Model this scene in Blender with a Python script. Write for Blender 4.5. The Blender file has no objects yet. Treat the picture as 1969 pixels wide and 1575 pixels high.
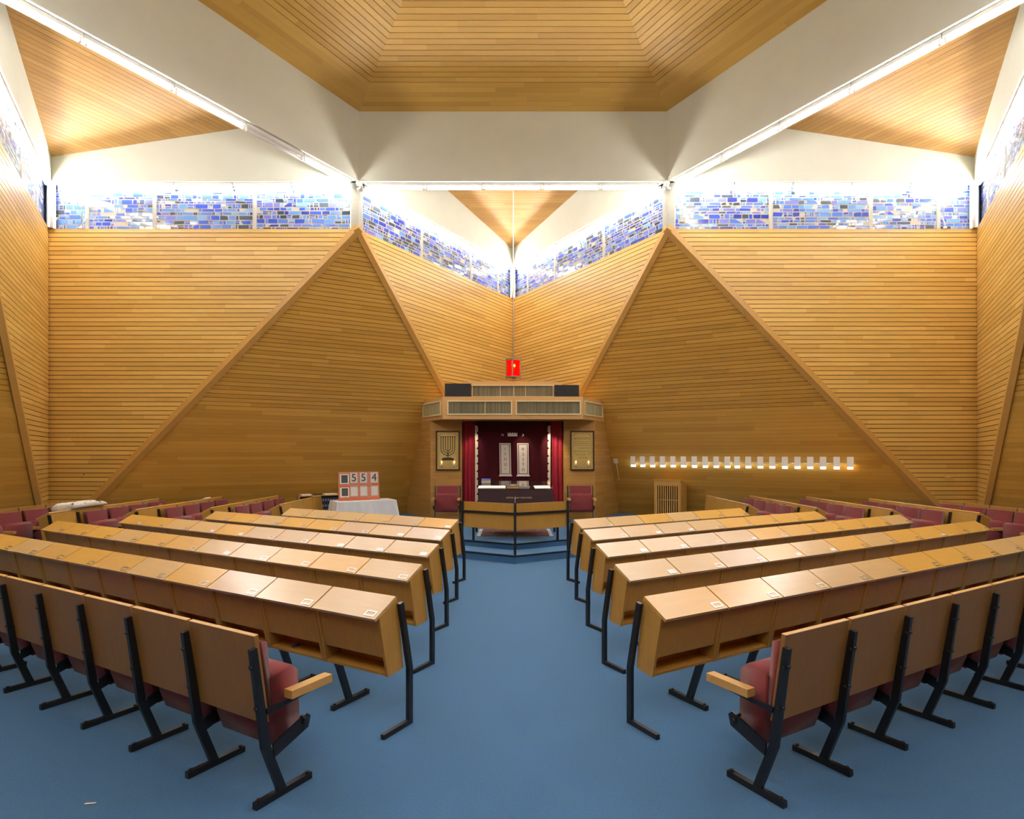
import bpy, bmesh, math, random
from mathutils import Vector, Matrix
random.seed(7)
scene = bpy.context.scene
COL = scene.collection
PI = math.pi
def R(a): return math.radians(a)

# ------------------------------------------------------------------ camera, world, exposure
CAM_Z = 1.65
cam_d = bpy.data.cameras.new('camera'); cam = bpy.data.objects.new('camera', cam_d); COL.objects.link(cam)
cam.location = (0, 0, CAM_Z); cam.rotation_euler = (R(90), 0, 0)
cam_d.sensor_fit = 'HORIZONTAL'; cam_d.sensor_width = 36.0
cam_d.lens = 36.0 * 1135 / 1969
cam_d.shift_x = -1.5 / 1969; cam_d.shift_y = (871 - 787.5) / 1969
cam_d.clip_start = 0.05; cam_d.clip_end = 100
scene.camera = cam
w = bpy.data.worlds.new('world'); scene.world = w; w.use_nodes = True
w.node_tree.nodes['Background'].inputs[0].default_value = (0.02, 0.03, 0.06, 1)
w.node_tree.nodes['Background'].inputs[1].default_value = 0.2
vs = scene.view_settings
vs.view_transform = 'Standard'; vs.look = 'None'; vs.gamma = 1.0; vs.use_curve_mapping = False
vs.exposure = 1.27
TUBE = 46.0            # brightness of the fluorescent tubes
TUBE_COL = (1.0, 0.97, 0.90)
scene.cycles.max_bounces = 7; scene.cycles.diffuse_bounces = 5; scene.cycles.glossy_bounces = 3
scene.cycles.transmission_bounces = 5; scene.cycles.caustics_reflective = False; scene.cycles.caustics_refractive = False
scene.cycles.sample_clamp_indirect = 6.0

# ------------------------------------------------------------------ materials
def new_mat(name):
    m = bpy.data.materials.new(name); m.use_nodes = True
    nt = m.node_tree; b = nt.nodes['Principled BSDF']
    return m, nt, b
def link(nt, a, b): nt.links.new(a, b)
def plain(name, col, rough=0.5, metal=0.0, noise=0.0, nscale=20, bump=0.0, bscale=200, sheen=0.0, spec=0.5, coat=0.0):
    m, nt, b = new_mat(name)
    b.inputs['Base Color'].default_value = (*col, 1); b.inputs['Roughness'].default_value = rough
    b.inputs['Metallic'].default_value = metal; b.inputs['Specular IOR Level'].default_value = spec
    if sheen: b.inputs['Sheen Weight'].default_value = sheen
    if coat: b.inputs['Coat Weight'].default_value = coat
    tc = nt.nodes.new('ShaderNodeTexCoord')
    if noise:
        n = nt.nodes.new('ShaderNodeTexNoise'); n.inputs['Scale'].default_value = nscale; n.inputs['Detail'].default_value = 4
        link(nt, tc.outputs['Object'], n.inputs['Vector'])
        mx = nt.nodes.new('ShaderNodeMixRGB'); mx.blend_type = 'MIX'
        mx.inputs[1].default_value = (*[c * (1 - noise) for c in col], 1); mx.inputs[2].default_value = (*[min(1, c * (1 + noise)) for c in col], 1)
        link(nt, n.outputs['Fac'], mx.inputs[0]); link(nt, mx.outputs[0], b.inputs['Base Color'])
    if bump:
        n2 = nt.nodes.new('ShaderNodeTexNoise'); n2.inputs['Scale'].default_value = bscale; n2.inputs['Detail'].default_value = 3
        link(nt, tc.outputs['Object'], n2.inputs['Vector'])
        bp = nt.nodes.new('ShaderNodeBump'); bp.inputs['Strength'].default_value = bump; bp.inputs['Distance'].default_value = 0.01
        link(nt, n2.outputs['Fac'], bp.inputs['Height']); link(nt, bp.outputs['Normal'], b.inputs['Normal'])
    return m
def emit(name, col, s):
    m, nt, b = new_mat(name)
    b.inputs['Base Color'].default_value = (*[c * 0.5 for c in col], 1)
    b.inputs['Emission Color'].default_value = (*col, 1); b.inputs['Emission Strength'].default_value = s
    return m
def board_mat(name, c0, c1, plank=1.7, rough=0.42):
    """Boards from UV: u runs along the board in metres, v counts the boards."""
    m, nt, b = new_mat(name)
    uv = nt.nodes.new('ShaderNodeUVMap'); sep = nt.nodes.new('ShaderNodeSeparateXYZ'); link(nt, uv.outputs[0], sep.inputs[0])
    fl = nt.nodes.new('ShaderNodeMath'); fl.operation = 'FLOOR'; link(nt, sep.outputs[1], fl.inputs[0])
    wn = nt.nodes.new('ShaderNodeTexWhiteNoise'); wn.noise_dimensions = '1D'; link(nt, fl.outputs[0], wn.inputs['W'])
    ad = nt.nodes.new('ShaderNodeMath'); ad.operation = 'MULTIPLY_ADD'; link(nt, wn.outputs['Value'], ad.inputs[0]); ad.inputs[1].default_value = plank * 3; link(nt, sep.outputs[0], ad.inputs[2])
    dv = nt.nodes.new('ShaderNodeMath'); dv.operation = 'DIVIDE'; link(nt, ad.outputs[0], dv.inputs[0]); dv.inputs[1].default_value = plank
    fu = nt.nodes.new('ShaderNodeMath'); fu.operation = 'FLOOR'; link(nt, dv.outputs[0], fu.inputs[0])
    cb = nt.nodes.new('ShaderNodeCombineXYZ'); link(nt, fu.outputs[0], cb.inputs[0]); link(nt, fl.outputs[0], cb.inputs[1])
    w2 = nt.nodes.new('ShaderNodeTexWhiteNoise'); w2.noise_dimensions = '3D'; link(nt, cb.outputs[0], w2.inputs['Vector'])
    # grain stretched along the board
    cg = nt.nodes.new('ShaderNodeCombineXYZ'); link(nt, sep.outputs[0], cg.inputs[0])
    mg = nt.nodes.new('ShaderNodeMath'); mg.operation = 'MULTIPLY'; link(nt, sep.outputs[1], mg.inputs[0]); mg.inputs[1].default_value = 5.0; link(nt, mg.outputs[0], cg.inputs[1])
    link(nt, w2.outputs['Value'], cg.inputs[2])
    gn = nt.nodes.new('ShaderNodeTexNoise'); gn.inputs['Scale'].default_value = 2.2; gn.inputs['Detail'].default_value = 5; link(nt, cg.outputs[0], gn.inputs['Vector'])
    mix = nt.nodes.new('ShaderNodeMath'); mix.operation = 'MULTIPLY_ADD'; link(nt, gn.outputs['Fac'], mix.inputs[0]); mix.inputs[1].default_value = 0.45; 
    ms = nt.nodes.new('ShaderNodeMath'); ms.operation = 'MULTIPLY'; link(nt, w2.outputs['Value'], ms.inputs[0]); ms.inputs[1].default_value = 0.62; link(nt, ms.outputs[0], mix.inputs[2])
    rp = nt.nodes.new('ShaderNodeMixRGB'); rp.inputs[1].default_value = (*c0, 1); rp.inputs[2].default_value = (*c1, 1)
    link(nt, mix.outputs[0], rp.inputs[0]); link(nt, rp.outputs[0], b.inputs['Base Color'])
    b.inputs['Roughness'].default_value = rough
    return m
def grain_mat(name, c0, c1, axis=0, rough=0.35, tint=False, scale=6.0, spec=0.5):
    """Veneer: grain stretched along one object axis; with tint the object's own colour picks the tone of the board."""
    m, nt, b = new_mat(name)
    tc = nt.nodes.new('ShaderNodeTexCoord'); mp = nt.nodes.new('ShaderNodeMapping')
    s = [7.0, 7.0, 7.0]; s[axis] = 0.6; mp.inputs['Scale'].default_value = s
    oi = nt.nodes.new('ShaderNodeObjectInfo'); va = nt.nodes.new('ShaderNodeVectorMath'); va.operation = 'ADD'
    cbx = nt.nodes.new('ShaderNodeCombineXYZ')
    mr = nt.nodes.new('ShaderNodeMath'); mr.operation = 'MULTIPLY'; link(nt, oi.outputs['Random'], mr.inputs[0]); mr.inputs[1].default_value = 40
    for i in range(3): link(nt, mr.outputs[0], cbx.inputs[i])
    link(nt, tc.outputs['Object'], mp.inputs['Vector']); link(nt, mp.outputs[0], va.inputs[0]); link(nt, cbx.outputs[0], va.inputs[1])
    n = nt.nodes.new('ShaderNodeTexNoise'); n.inputs['Scale'].default_value = scale; n.inputs['Detail'].default_value = 5; n.inputs['Roughness'].default_value = 0.6
    link(nt, va.outputs[0], n.inputs['Vector'])
    rp = nt.nodes.new('ShaderNodeMixRGB'); rp.inputs[1].default_value = (*c0, 1); rp.inputs[2].default_value = (*c1, 1)
    link(nt, n.outputs['Fac'], rp.inputs[0])
    if tint:
        ml = nt.nodes.new('ShaderNodeMixRGB'); ml.blend_type = 'MULTIPLY'; ml.inputs[0].default_value = 1
        link(nt, rp.outputs[0], ml.inputs[1]); link(nt, oi.outputs['Color'], ml.inputs[2]); link(nt, ml.outputs[0], b.inputs['Base Color'])
    else: link(nt, rp.outputs[0], b.inputs['Base Color'])
    b.inputs['Roughness'].default_value = rough; b.inputs['Specular IOR Level'].default_value = spec
    return m

M = {}
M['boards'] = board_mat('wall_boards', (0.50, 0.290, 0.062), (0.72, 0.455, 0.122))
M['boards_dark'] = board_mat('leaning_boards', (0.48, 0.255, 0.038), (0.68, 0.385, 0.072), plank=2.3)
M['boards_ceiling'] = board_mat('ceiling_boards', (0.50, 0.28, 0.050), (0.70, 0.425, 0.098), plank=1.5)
M['boards_point_dimmed'] = board_mat('point_ceiling_boards_dimmed', (0.42, 0.225, 0.060), (0.58, 0.335, 0.105), plank=1.5)  # same wood as the centre ceiling, colour darkened to offset overbright tube light
M['gap'] = plain('groove_dark', (0.05, 0.026, 0.01), 0.9)
M['trim_wood'] = grain_mat('trim_wood', (0.45, 0.24, 0.05), (0.58, 0.33, 0.085), axis=2, rough=0.4)
M['plaster'] = plain('painted_concrete', (0.65, 0.665, 0.58), 0.8, noise=0.05, nscale=3, bump=0.15, bscale=30)
M['concrete'] = plain('column_concrete', (0.40, 0.385, 0.33), 0.85, noise=0.12, nscale=25, bump=0.2, bscale=120)
M['mortar'] = plain('window_mortar', (0.42, 0.385, 0.31), 0.85, noise=0.12, nscale=40)
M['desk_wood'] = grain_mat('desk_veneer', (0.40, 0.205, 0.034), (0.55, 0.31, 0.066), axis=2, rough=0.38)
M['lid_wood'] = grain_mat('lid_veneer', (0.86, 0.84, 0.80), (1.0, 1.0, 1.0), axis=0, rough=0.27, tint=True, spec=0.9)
M['chair_wood'] = grain_mat('chair_back_veneer', (0.27, 0.125, 0.028), (0.36, 0.185, 0.044), axis=2, rough=0.45)
M['edge_wood'] = plain('light_edge_wood', (0.60, 0.34, 0.10), 0.4, noise=0.1, nscale=30)
M['black'] = plain('black_steel', (0.010, 0.010, 0.012), 0.36, noise=0.3, nscale=30)
M['velvet'] = plain('red_velvet', (0.195, 0.019, 0.023), 0.75, noise=0.25, nscale=14, sheen=0.25)
M['carpet'] = plain('blue_carpet', (0.040, 0.146, 0.315), 0.95, noise=0.30, nscale=90, bump=0.5, bscale=300, sheen=0.1)
M['metal'] = plain('brushed_metal', (0.62, 0.62, 0.60), 0.3, metal=1.0)
M['card'] = plain('white_card', (0.85, 0.85, 0.83), 0.6)
M['white'] = plain('white_enamel', (0.80, 0.79, 0.75), 0.4)
M['cream'] = plain('cream_frame', (0.72, 0.60, 0.34), 0.5)
M['tube'] = emit('lit_tube', TUBE_COL, TUBE)
M['tube_off'] = plain('unlit_tube', (0.82, 0.82, 0.82), 0.25)
M['cloth'] = plain('white_cloth', (0.74, 0.76, 0.80), 0.85, noise=0.05, nscale=10)

# ------------------------------------------------------------------ mesh helpers
class MB:
    def __init__(self): self.bm = bmesh.new(); self.mats = []; self.uv = None
    def mi(self, mat):
        if mat is None: return 0
        if mat not in self.mats: self.mats.append(mat)
        return self.mats.index(mat)
    def face(self, pts, mat=None):
        vs_ = [self.bm.verts.new(p) for p in pts]
        try: f = self.bm.faces.new(vs_)
        except ValueError: return None
        f.material_index = self.mi(mat); return f
    def box(self, lo, hi, mat=None, mx=None):
        x0, y0, z0 = lo; x1, y1, z1 = hi
        P = [Vector(p) for p in ((x0,y0,z0),(x1,y0,z0),(x1,y1,z0),(x0,y1,z0),(x0,y0,z1),(x1,y0,z1),(x1,y1,z1),(x0,y1,z1))]
        if mx is not None: P = [mx @ p for p in P]
        v = [self.bm.verts.new(p) for p in P]; i = self.mi(mat)
        for q in ((0,3,2,1),(4,5,6,7),(0,1,5,4),(1,2,6,5),(2,3,7,6),(3,0,4,7)):
            self.bm.faces.new([v[k] for k in q]).material_index = i
        return v
    def prism(self, pts, ext, mat=None):
        """Polygon given by 3D points, pushed along ext."""
        ext = Vector(ext); i = self.mi(mat)
        a = [self.bm.verts.new(p) for p in pts]; b = [self.bm.verts.new(Vector(p) + ext) for p in pts]
        n = len(a)
        fs = [self.bm.faces.new(a[::-1]), self.bm.faces.new(b)]
        for k in range(n): fs.append(self.bm.faces.new([a[k], a[(k+1) % n], b[(k+1) % n], b[k]]))
        for f in fs: f.material_index = i
        return fs
    def profile(self, uz, x0, x1, mat=None):
        """Profile in the local y-z plane, pushed along x."""
        return self.prism([(x0, u, z) for u, z in uz], (x1 - x0, 0, 0), mat)
    def tube(self, path, r, mat=None, seg=10, cap=True):
        path = [Vector(p) for p in path]; rings = []; i = self.mi(mat); up = None
        for k, p in enumerate(path):
            d = (path[min(k+1, len(path)-1)] - path[max(k-1, 0)]).normalized()
            a = d.orthogonal().normalized() if up is None else (up - d * up.dot(d)).normalized()
            up = a; b = d.cross(a)
            rr = r[k] if isinstance(r, (list, tuple)) else r
            rings.append([self.bm.verts.new(p + (a * math.cos(2*PI*j/seg) + b * math.sin(2*PI*j/seg)) * rr) for j in range(seg)])
        for k in range(len(rings)-1):
            for j in range(seg):
                f = self.bm.faces.new([rings[k][j], rings[k][(j+1) % seg], rings[k+1][(j+1) % seg], rings[k+1][j]]); f.material_index = i; f.smooth = True
        if cap:
            self.bm.faces.new(rings[0][::-1]).material_index = i; self.bm.faces.new(rings[-1]).material_index = i
    def sphere(self, c, r, mat=None, seg=12, sc=(1,1,1)):
        i = self.mi(mat); mx = Matrix.Translation(c) @ Matrix.Diagonal((*sc, 1))
        g = bmesh.ops.create_uvsphere(self.bm, u_segments=seg, v_segments=max(6, seg//2), radius=r, matrix=mx)
        for v in g['verts']:
            for f in v.link_faces: f.material_index = i; f.smooth = True
    def mesh(self, name, mat=None, bevel=0.0, segs=1, smooth=False):
        bm = self.bm
        if bevel:
            bmesh.ops.bevel(bm, geom=[e for e in bm.edges if e.calc_face_angle(0) > 0.4], offset=bevel, segments=segs, profile=0.6, affect='EDGES', clamp_overlap=True)
        bmesh.ops.recalc_face_normals(bm, faces=bm.faces)
        if smooth:
            for f in bm.faces: f.smooth = True
            bm.normal_update()
            wn = [sum((f.normal * f.calc_area() for f in v.link_faces), Vector()).normalized() for v in bm.verts]; bm.verts.index_update()
        me = bpy.data.meshes.new(name); bm.to_mesh(me); bm.free()
        if smooth: me.normals_split_custom_set([wn[l.vertex_index] for l in me.loops])
        for m in (self.mats or [mat]):
            if m is not None: me.materials.append(m)
        return me
def put(name, me, parent=None, mx=None):
    o = bpy.data.objects.new(name, me); COL.objects.link(o)
    if parent is not None: o.parent = parent
    if mx is not None: o.matrix_local = mx
    return o
def build(name, mb, mat=None, parent=None, **k): return put(name, mb.mesh(name, mat, **k), parent)
def tag(o, label, cat, group=None):
    o['label'] = label; o['category'] = cat
    if group: o['group'] = group
    return o
def struct(o): o['kind'] = 'structure'; return o
def thing(name, label, cat, loc=(0,0,0), rz=0, group=None):
    o = bpy.data.objects.new(name, None); COL.objects.link(o); o.empty_display_size = 0.1
    o.location = loc; o.rotation_euler = (0, 0, rz)
    return tag(o, label, cat, group)
ORD = ['first','second','third','fourth','fifth','sixth','seventh','eighth','ninth','tenth','eleventh','twelfth','thirteenth','fourteenth','fifteenth','sixteenth','seventeenth','eighteenth','nineteenth','twentieth']

# ------------------------------------------------------------------ plan of the star-shaped room
S = 5.75                       # side of the inner hexagon, a third of each triangle's side
OY = 10.97 - S * math.sqrt(3) / 2
APO = S * math.sqrt(3) / 2
def HV(k): a = R(60 * k); return Vector((S * math.cos(a), OY + S * math.sin(a), 0))      # hexagon vertices, 0 = right, 1 = back right ...
def TIP(k): a = R(60 * k + 30); r = S * math.sqrt(3); return Vector((r * math.cos(a), OY + r * math.sin(a), 0))   # point of the star between vertex k and k+1
ZW, ZB, ZT, ZTIP = 5.816, 6.674, 7.957, 7.11      # top of the wood, underside and top of the beams, ceiling height in the points
TS, RS = 0.98, 1.03            # where the raking trims meet the floor (share of the wall), their slope
SIDES = ['right', 'back_right', 'back_left', 'left', 'front_left', 'front_right']
TSIDES = ['back_right_point', 'back_point', 'back_left_point', 'front_left_point', 'front_point', 'front_right_point']

def clip(poly, h, above):
    out = []
    for i, p in enumerate(poly):
        q = poly[(i+1) % len(poly)]
        a, b = (p[1]-h, q[1]-h) if above else (h-p[1], h-q[1])
        if a >= 0: out.append(p)
        if (a > 0 > b) or (a < 0 < b):
            t = a / (a - b); out.append((p[0] + (q[0]-p[0])*t, h))
    return out
def boards(name, poly, org, ex, ey, n, pitch, gapf, mat, th=0.018, h0=None, voff=0):
    """A boarded surface: poly in (a, h) of the frame org, ex, ey; n is the unit normal into the room; gapf(h) gives the groove there."""
    mb = MB(); bm = mb.bm; uvl = bm.loops.layers.uv.new('UVMap'); i0 = mb.mi(mat); i1 = mb.mi(M['gap'])
    P = lambda a, h, d=0.0: org + ex * a + ey * h + n * d
    hmin = min(p[1] for p in poly); hmax = max(p[1] for p in poly)
    top = hmax if h0 is None else h0
    k = 0; h = top
    while h > hmin + 1e-4:
        g = gapf(h)
        c = clip(clip(poly, h - pitch + g, True), h, False)
        if len(c) >= 3:
            c2 = [c[0]]
            for p in c[1:]:
                if abs(p[0]-c2[-1][0]) + abs(p[1]-c2[-1][1]) > 1e-5: c2.append(p)
            if abs(c2[0][0]-c2[-1][0]) + abs(c2[0][1]-c2[-1][1]) < 1e-5: c2.pop()
            if len(c2) >= 3:
                fr = [bm.verts.new(P(*p)) for p in c2]; bk = [bm.verts.new(P(p[0], p[1], -th)) for p in c2]
                m = len(fr); fs = [bm.faces.new(fr)] + [bm.faces.new([fr[j], bk[j], bk[(j+1) % m], fr[(j+1) % m]]) for j in range(m)]
                for f in fs:
                    f.material_index = i0
                    for l in f.loops:
                        d = l.vert.co - org
                        hh = d.dot(ey); l[uvl].uv = (d.dot(ex), voff + k + min(0.99, max(0.01, (h - hh) / pitch)))
        k += 1; h -= pitch
    f = bm.faces.new([bm.verts.new(P(p[0], p[1], -th)) for p in poly]); f.material_index = i1
    bmesh.ops.recalc_face_normals(bm, faces=bm.faces)
    me = bpy.data.meshes.new(name); bm.to_mesh(me); bm.free()
    for m in mb.mats: me.materials.append(m)
    return struct(put(name, me))

# ---- floor
fl = MB(); fl.face([TIP(k) + (TIP(k) - Vector((0, OY, 0))).normalized() * 0.3 for k in range(6)], M['carpet'])
struct(build('floor', fl, M['carpet']))

# ---- walls of the six points, leaning panels, raking trims
UP = Vector((0, 0, 1))
ntrim = 0
cen = Vector((0, OY, 0))
def inward(p0, p1):
    d = (p1 - p0).normalized(); n = Vector((-d.y, d.x, 0))
    return n if n.dot(cen - p0) > 0 else -n
for k in range(6):
    V = HV(k); tips = [TIP(k), TIP((k - 1) % 6)]
    foot = []
    for j, T in enumerate(tips):
        ex = (T - V).normalized(); n = inward(V, T)
        poly = [(0.0, ZW), (S, ZW), (S, 0.0), (TS * S, 0.0)]
        boards('wall_%s_%s' % (SIDES[k], 'a' if j == 0 else 'b'), poly, V.copy(), ex, UP, n, 0.0826, lambda h: 0.011, M['boards'], voff=100 * (2 * k + j))
        foot.append(V + ex * TS * S)
    A = V + UP * ZW; P, Q = foot
    ex = (Q - P).normalized(); mid = (P + Q) / 2; L = (Q - P).length
    ey = (A - mid); H = ey.length; ey = ey.normalized(); n = ex.cross(ey).normalized()
    if n.dot(cen + UP * 2 - mid) < 0: n = -n
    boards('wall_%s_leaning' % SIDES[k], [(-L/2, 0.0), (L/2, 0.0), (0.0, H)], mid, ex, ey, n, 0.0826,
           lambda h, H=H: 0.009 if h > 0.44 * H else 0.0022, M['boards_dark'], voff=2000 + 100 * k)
    for j, T in enumerate(tips):
        ntrim += 1
        F = foot[j]; d = (F - A).normalized(); exw = (T - V).normalized(); nw = inward(V, T)
        w1 = nw.cross(d); w1 = w1 if w1.dot(exw * 1 + UP) > 0 else -w1
        w2 = n.cross(d); w2 = w2 if w2.dot(mid - (A + F) / 2) > 0 else -w2
        W, t_ = 0.088, 0.022
        sec = [w1 * W, w1 * W + nw * t_, (nw + n).normalized() * t_ * 1.25, w2 * W + n * t_, w2 * W, Vector((0, 0, 0))]
        mb = MB(); mb.prism([A + p - d * 0.02 for p in sec], d * ((F - A).length + 0.02), M['trim_wood'])
        struct(build('trim_%d' % ntrim, mb))

# ---- concrete beams along the six sides of the two triangles
for k in range(6):
    p0, p1 = HV(k), HV((k + 1) % 6)                      # the hexagon side; the beam runs on to the two points beyond
    d = (p1 - p0).normalized(); n = inward(p0, p1)
    a = p0 - d * (S + 0.02); b = p1 + d * (S + 0.02)
    mb = MB()
    mb.prism([a + n * 0.05 + UP * ZB, a - n * 0.25 + UP * ZB, a - n * 0.25 + UP * 8.3, a + n * 0.05 + UP * 8.3], b - a, M['plaster'])
    struct(build('ceiling_beam_%s' % ['back_right', 'back', 'back_left', 'front_left', 'front', 'front_right'][k], mb))

# ---- boarded ceilings
pk = Vector((0, OY, ZT + 0.195 * S))
for k in range(6):
    p0, p1 = HV(k) + UP * ZT, HV((k + 1) % 6) + UP * ZT
    ex = (p1 - p0).normalized(); mid = (p0 + p1) / 2; ey = pk - mid; H = ey.length; ey = ey.normalized(); n = ex.cross(ey).normalized()
    if n.z > 0: n = -n
    ring = 0.155 * H
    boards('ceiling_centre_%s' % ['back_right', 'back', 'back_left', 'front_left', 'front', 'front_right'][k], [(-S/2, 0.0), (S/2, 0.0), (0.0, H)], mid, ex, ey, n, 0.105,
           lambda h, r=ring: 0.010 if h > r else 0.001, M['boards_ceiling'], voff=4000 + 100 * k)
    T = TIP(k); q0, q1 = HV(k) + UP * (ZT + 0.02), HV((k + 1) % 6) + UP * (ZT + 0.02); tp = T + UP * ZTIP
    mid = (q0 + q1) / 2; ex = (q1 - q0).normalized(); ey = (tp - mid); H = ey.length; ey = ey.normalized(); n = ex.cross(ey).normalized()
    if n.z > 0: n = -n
    boards('ceiling_%s' % TSIDES[k], [(-S/2, 0.0), (S/2, 0.0), (0.0, H)], mid, ex, ey, n, 0.1, lambda h: 0.005, M['boards_point_dimmed'], voff=6000 + 100 * k)

# ---- stained glass window bands above the wood
GLASS = []
for i, c in enumerate([(0.030, 0.075, 0.52), (0.07, 0.16, 0.55), (0.10, 0.24, 0.60), (0.16, 0.33, 0.62), (0.025, 0.045, 0.30), (0.030, 0.045, 0.075), (0.06, 0.08, 0.11), (0.14, 0.16, 0.52)]):
    GLASS.append(plain('window_glass_blue' if i == 0 else 'window_glass', c, 0.10, spec=0.8, coat=0.3))
def glass_panel(mb, org, ex, n, w_, h_, rng, wts):
    """One panel: a mortar slab with irregular glass pieces set flush in it, row by row."""
    z = 0.02
    while z < h_ - 0.03:
        rh = min(rng.choice((0.028, 0.036, 0.044, 0.06, 0.075)), h_ - 0.012 - z)
        a = 0.012
        while a < w_ - 0.03:
            pw = min(rng.choice((0.025, 0.04, 0.06, 0.09, 0.13, 0.17, 0.21)) * rng.uniform(0.8, 1.2), w_ - 0.012 - a)
            split = rh > 0.055 and pw < 0.11 and rng.random() < 0.6
            for (z0, z1) in (((z, z + rh * 0.42), (z + rh * 0.42 + 0.013, z + rh)) if split else ((z, z + rh),)):
                if rng.random() < 0.96 and z1 - z0 > 0.012:
                    m = rng.choices(GLASS, wts)[0]
                    j = lambda: rng.uniform(-0.004, 0.004)
                    tx, tz = rng.uniform(-0.03, 0.03), rng.uniform(-0.05, 0.05)
                    q = [(a + j(), z0 + j()), (a + pw + j(), z0 + j()), (a + pw + j(), z1 + j()), (a + j(), z1 + j())]
                    if rng.random() < 0.22 and pw > 0.07: q.insert(3, (q[3][0] + 0.022, q[3][1])); q[4] = (q[4][0], q[4][1] - 0.016)
                    mb.face([org + ex * x + UP * y + n * (0.004 + tx * (x - a) + tz * (y - z0)) for x, y in q], m)
            a += pw + rng.uniform(0.012, 0.024)
        z += rh + rng.uniform(0.013, 0.022)
nwin = 0
WH = ZB - ZW
for k in range(6):
    V = HV(k)
    for j, T in enumerate((TIP(k), TIP((k - 1) % 6))):
        nwin += 1; rng = random.Random(50 + nwin)
        ex = (T - V).normalized(); n = inward(V, T)
        root = bpy.data.objects.new('window_%d' % nwin, None); COL.objects.link(root); struct(root)
        root['label'] = 'band of blue stained glass set in pale mortar above the boarded wall'
        back = k in (1, 2) and ((k == 1 and j == 0) or (k == 2 and j == 1))
        wts = (3, 2.5, 1.6, 1.0, 3, 3, 3, 2) if back else (3, 3, 2.6, 2, 2, 1.2, 1.2, 2.4)
        cuts = [0.10, 1.95, 3.82, 5.08, 5.79]
        for q in range(4):
            mb = MB(); o0 = V + ex * (cuts[q] + 0.03) + UP * (ZW + 0.0) - n * 0.070; pw = cuts[q+1] - cuts[q] - 0.06
            mb.prism([o0, o0 + ex * pw, o0 + ex * pw + UP * WH, o0 + UP * WH], -n * 0.028, M['mortar'])
            bmesh.ops.recalc_face_normals(mb.bm, faces=mb.bm.faces)
            glass_panel(mb, o0, ex, n, pw, WH, rng, wts)
            me = bpy.data.meshes.new('pane')
            for f in mb.bm.faces:
                if f.material_index != mb.mi(M['mortar']) and f.normal.dot(n) < 0: f.normal_flip()
            mb.bm.to_mesh(me); mb.bm.free()
            for m in mb.mats: me.materials.append(m)
            put('pane', me, root)
        for c in cuts[1:4]:
            mb = MB(); o0 = V + ex * (c - 0.032) + UP * ZW - n * 0.052
            mb.prism([o0, o0 + ex * 0.064, o0 + ex * 0.064 - n * 0.044, o0 - n * 0.044], UP * WH, M['concrete'])
            build('mullion', mb, None, root)
    # concrete column at the inner corner, slender corner post in the point
    e1 = (TIP(k) - V).normalized(); e2 = (TIP((k-1) % 6) - V).normalized(); inn = (cen - V).normalized()
    mb = MB(); mb.prism([V + UP * ZW, V + e1 * 0.13 + UP * ZW, V + e1 * 0.13 - inn * 0.12 + UP * ZW, V + e2 * 0.13 - inn * 0.12 + UP * ZW, V + e2 * 0.13 + UP * ZW], UP * WH, M['concrete'])
    struct(build('column_%s' % SIDES[k], mb))
    T = TIP(k); c = (cen - T).normalized(); f1 = (HV(k) - T).normalized(); f2 = (HV((k+1) % 6) - T).normalized()
    mb = MB(); mb.prism([T + UP * ZW - c * 0.1, T + f1 * 0.135 + UP * ZW, T + c * 0.10 + UP * ZW, T + f2 * 0.135 + UP * ZW], UP * WH, M['white'])
    mb.tube([T + c * 0.11 + UP * ZW, T + c * 0.11 + UP * ZB], 0.022, M['white'], 8)
    struct(build('column_%s' % TSIDES[k], mb))
    # sealing slab behind glass and wood so that no outside light leaks in
    for T in (TIP(k), TIP((k - 1) % 6)):
        ex = (T - V).normalized(); n = inward(V, T)
        mb = MB(); o0 = V - n * 0.10; mb.prism([o0 + UP * (ZW - 0.01), o0 + ex * S + UP * (ZW - 0.01), o0 + ex * S + UP * (ZB + 0.1), o0 + UP * (ZB + 0.1)], -n * 0.03, M['mortar'])
        mb.prism([V + UP * (ZW - .006), V + ex * S + UP * (ZW - .006), V + ex * S - n * .13 + UP * (ZW - .006), V - n * .13 + UP * (ZW - .006)], UP * .004, M['trim_wood'])
        struct(build('wall_backing_%s' % SIDES[k], mb))

# ------------------------------------------------------------------ fluorescent strip lights under the beams
TL = (S - 0.30) / 5
mb = MB(); mb.box((-TL/2 + 0.01, -0.028, -0.048), (TL/2 - 0.01, 0.028, 0.0), M['white'])
me_batten = mb.mesh('batten', bevel=0.004)
mb = MB(); mb.tube([(-TL/2 + 0.05, 0, -0.095), (TL/2 - 0.05, 0, -0.095)], 0.019, M['tube'], 10); me_tube = mb.mesh('tube')
mb = MB(); mb.tube([(-TL/2 + 0.05, 0, -0.095), (TL/2 - 0.05, 0, -0.095)], 0.019, M['tube_off'], 10); me_tube0 = mb.mesh('tube')
mb = MB(); mb.box((-0.012, -0.014, -0.118), (0.012, 0.014, -0.044), M['white']); me_holder = mb.mesh('lampholder')
BN = ['back_right', 'back', 'back_left', 'front_left', 'front', 'front_right']
def strip(p, d, label, lit=True, grp=None):
    t = thing('fluorescent_strip_light', label, 'light', p, math.atan2(d.y, d.x), grp)
    put('batten', me_batten, t); put('tube', me_tube if lit else me_tube0, t)
    for s in (-1, 1): put('lampholder', me_holder, t, Matrix.Translation((s * (TL/2 - 0.035), 0, 0)))
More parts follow.
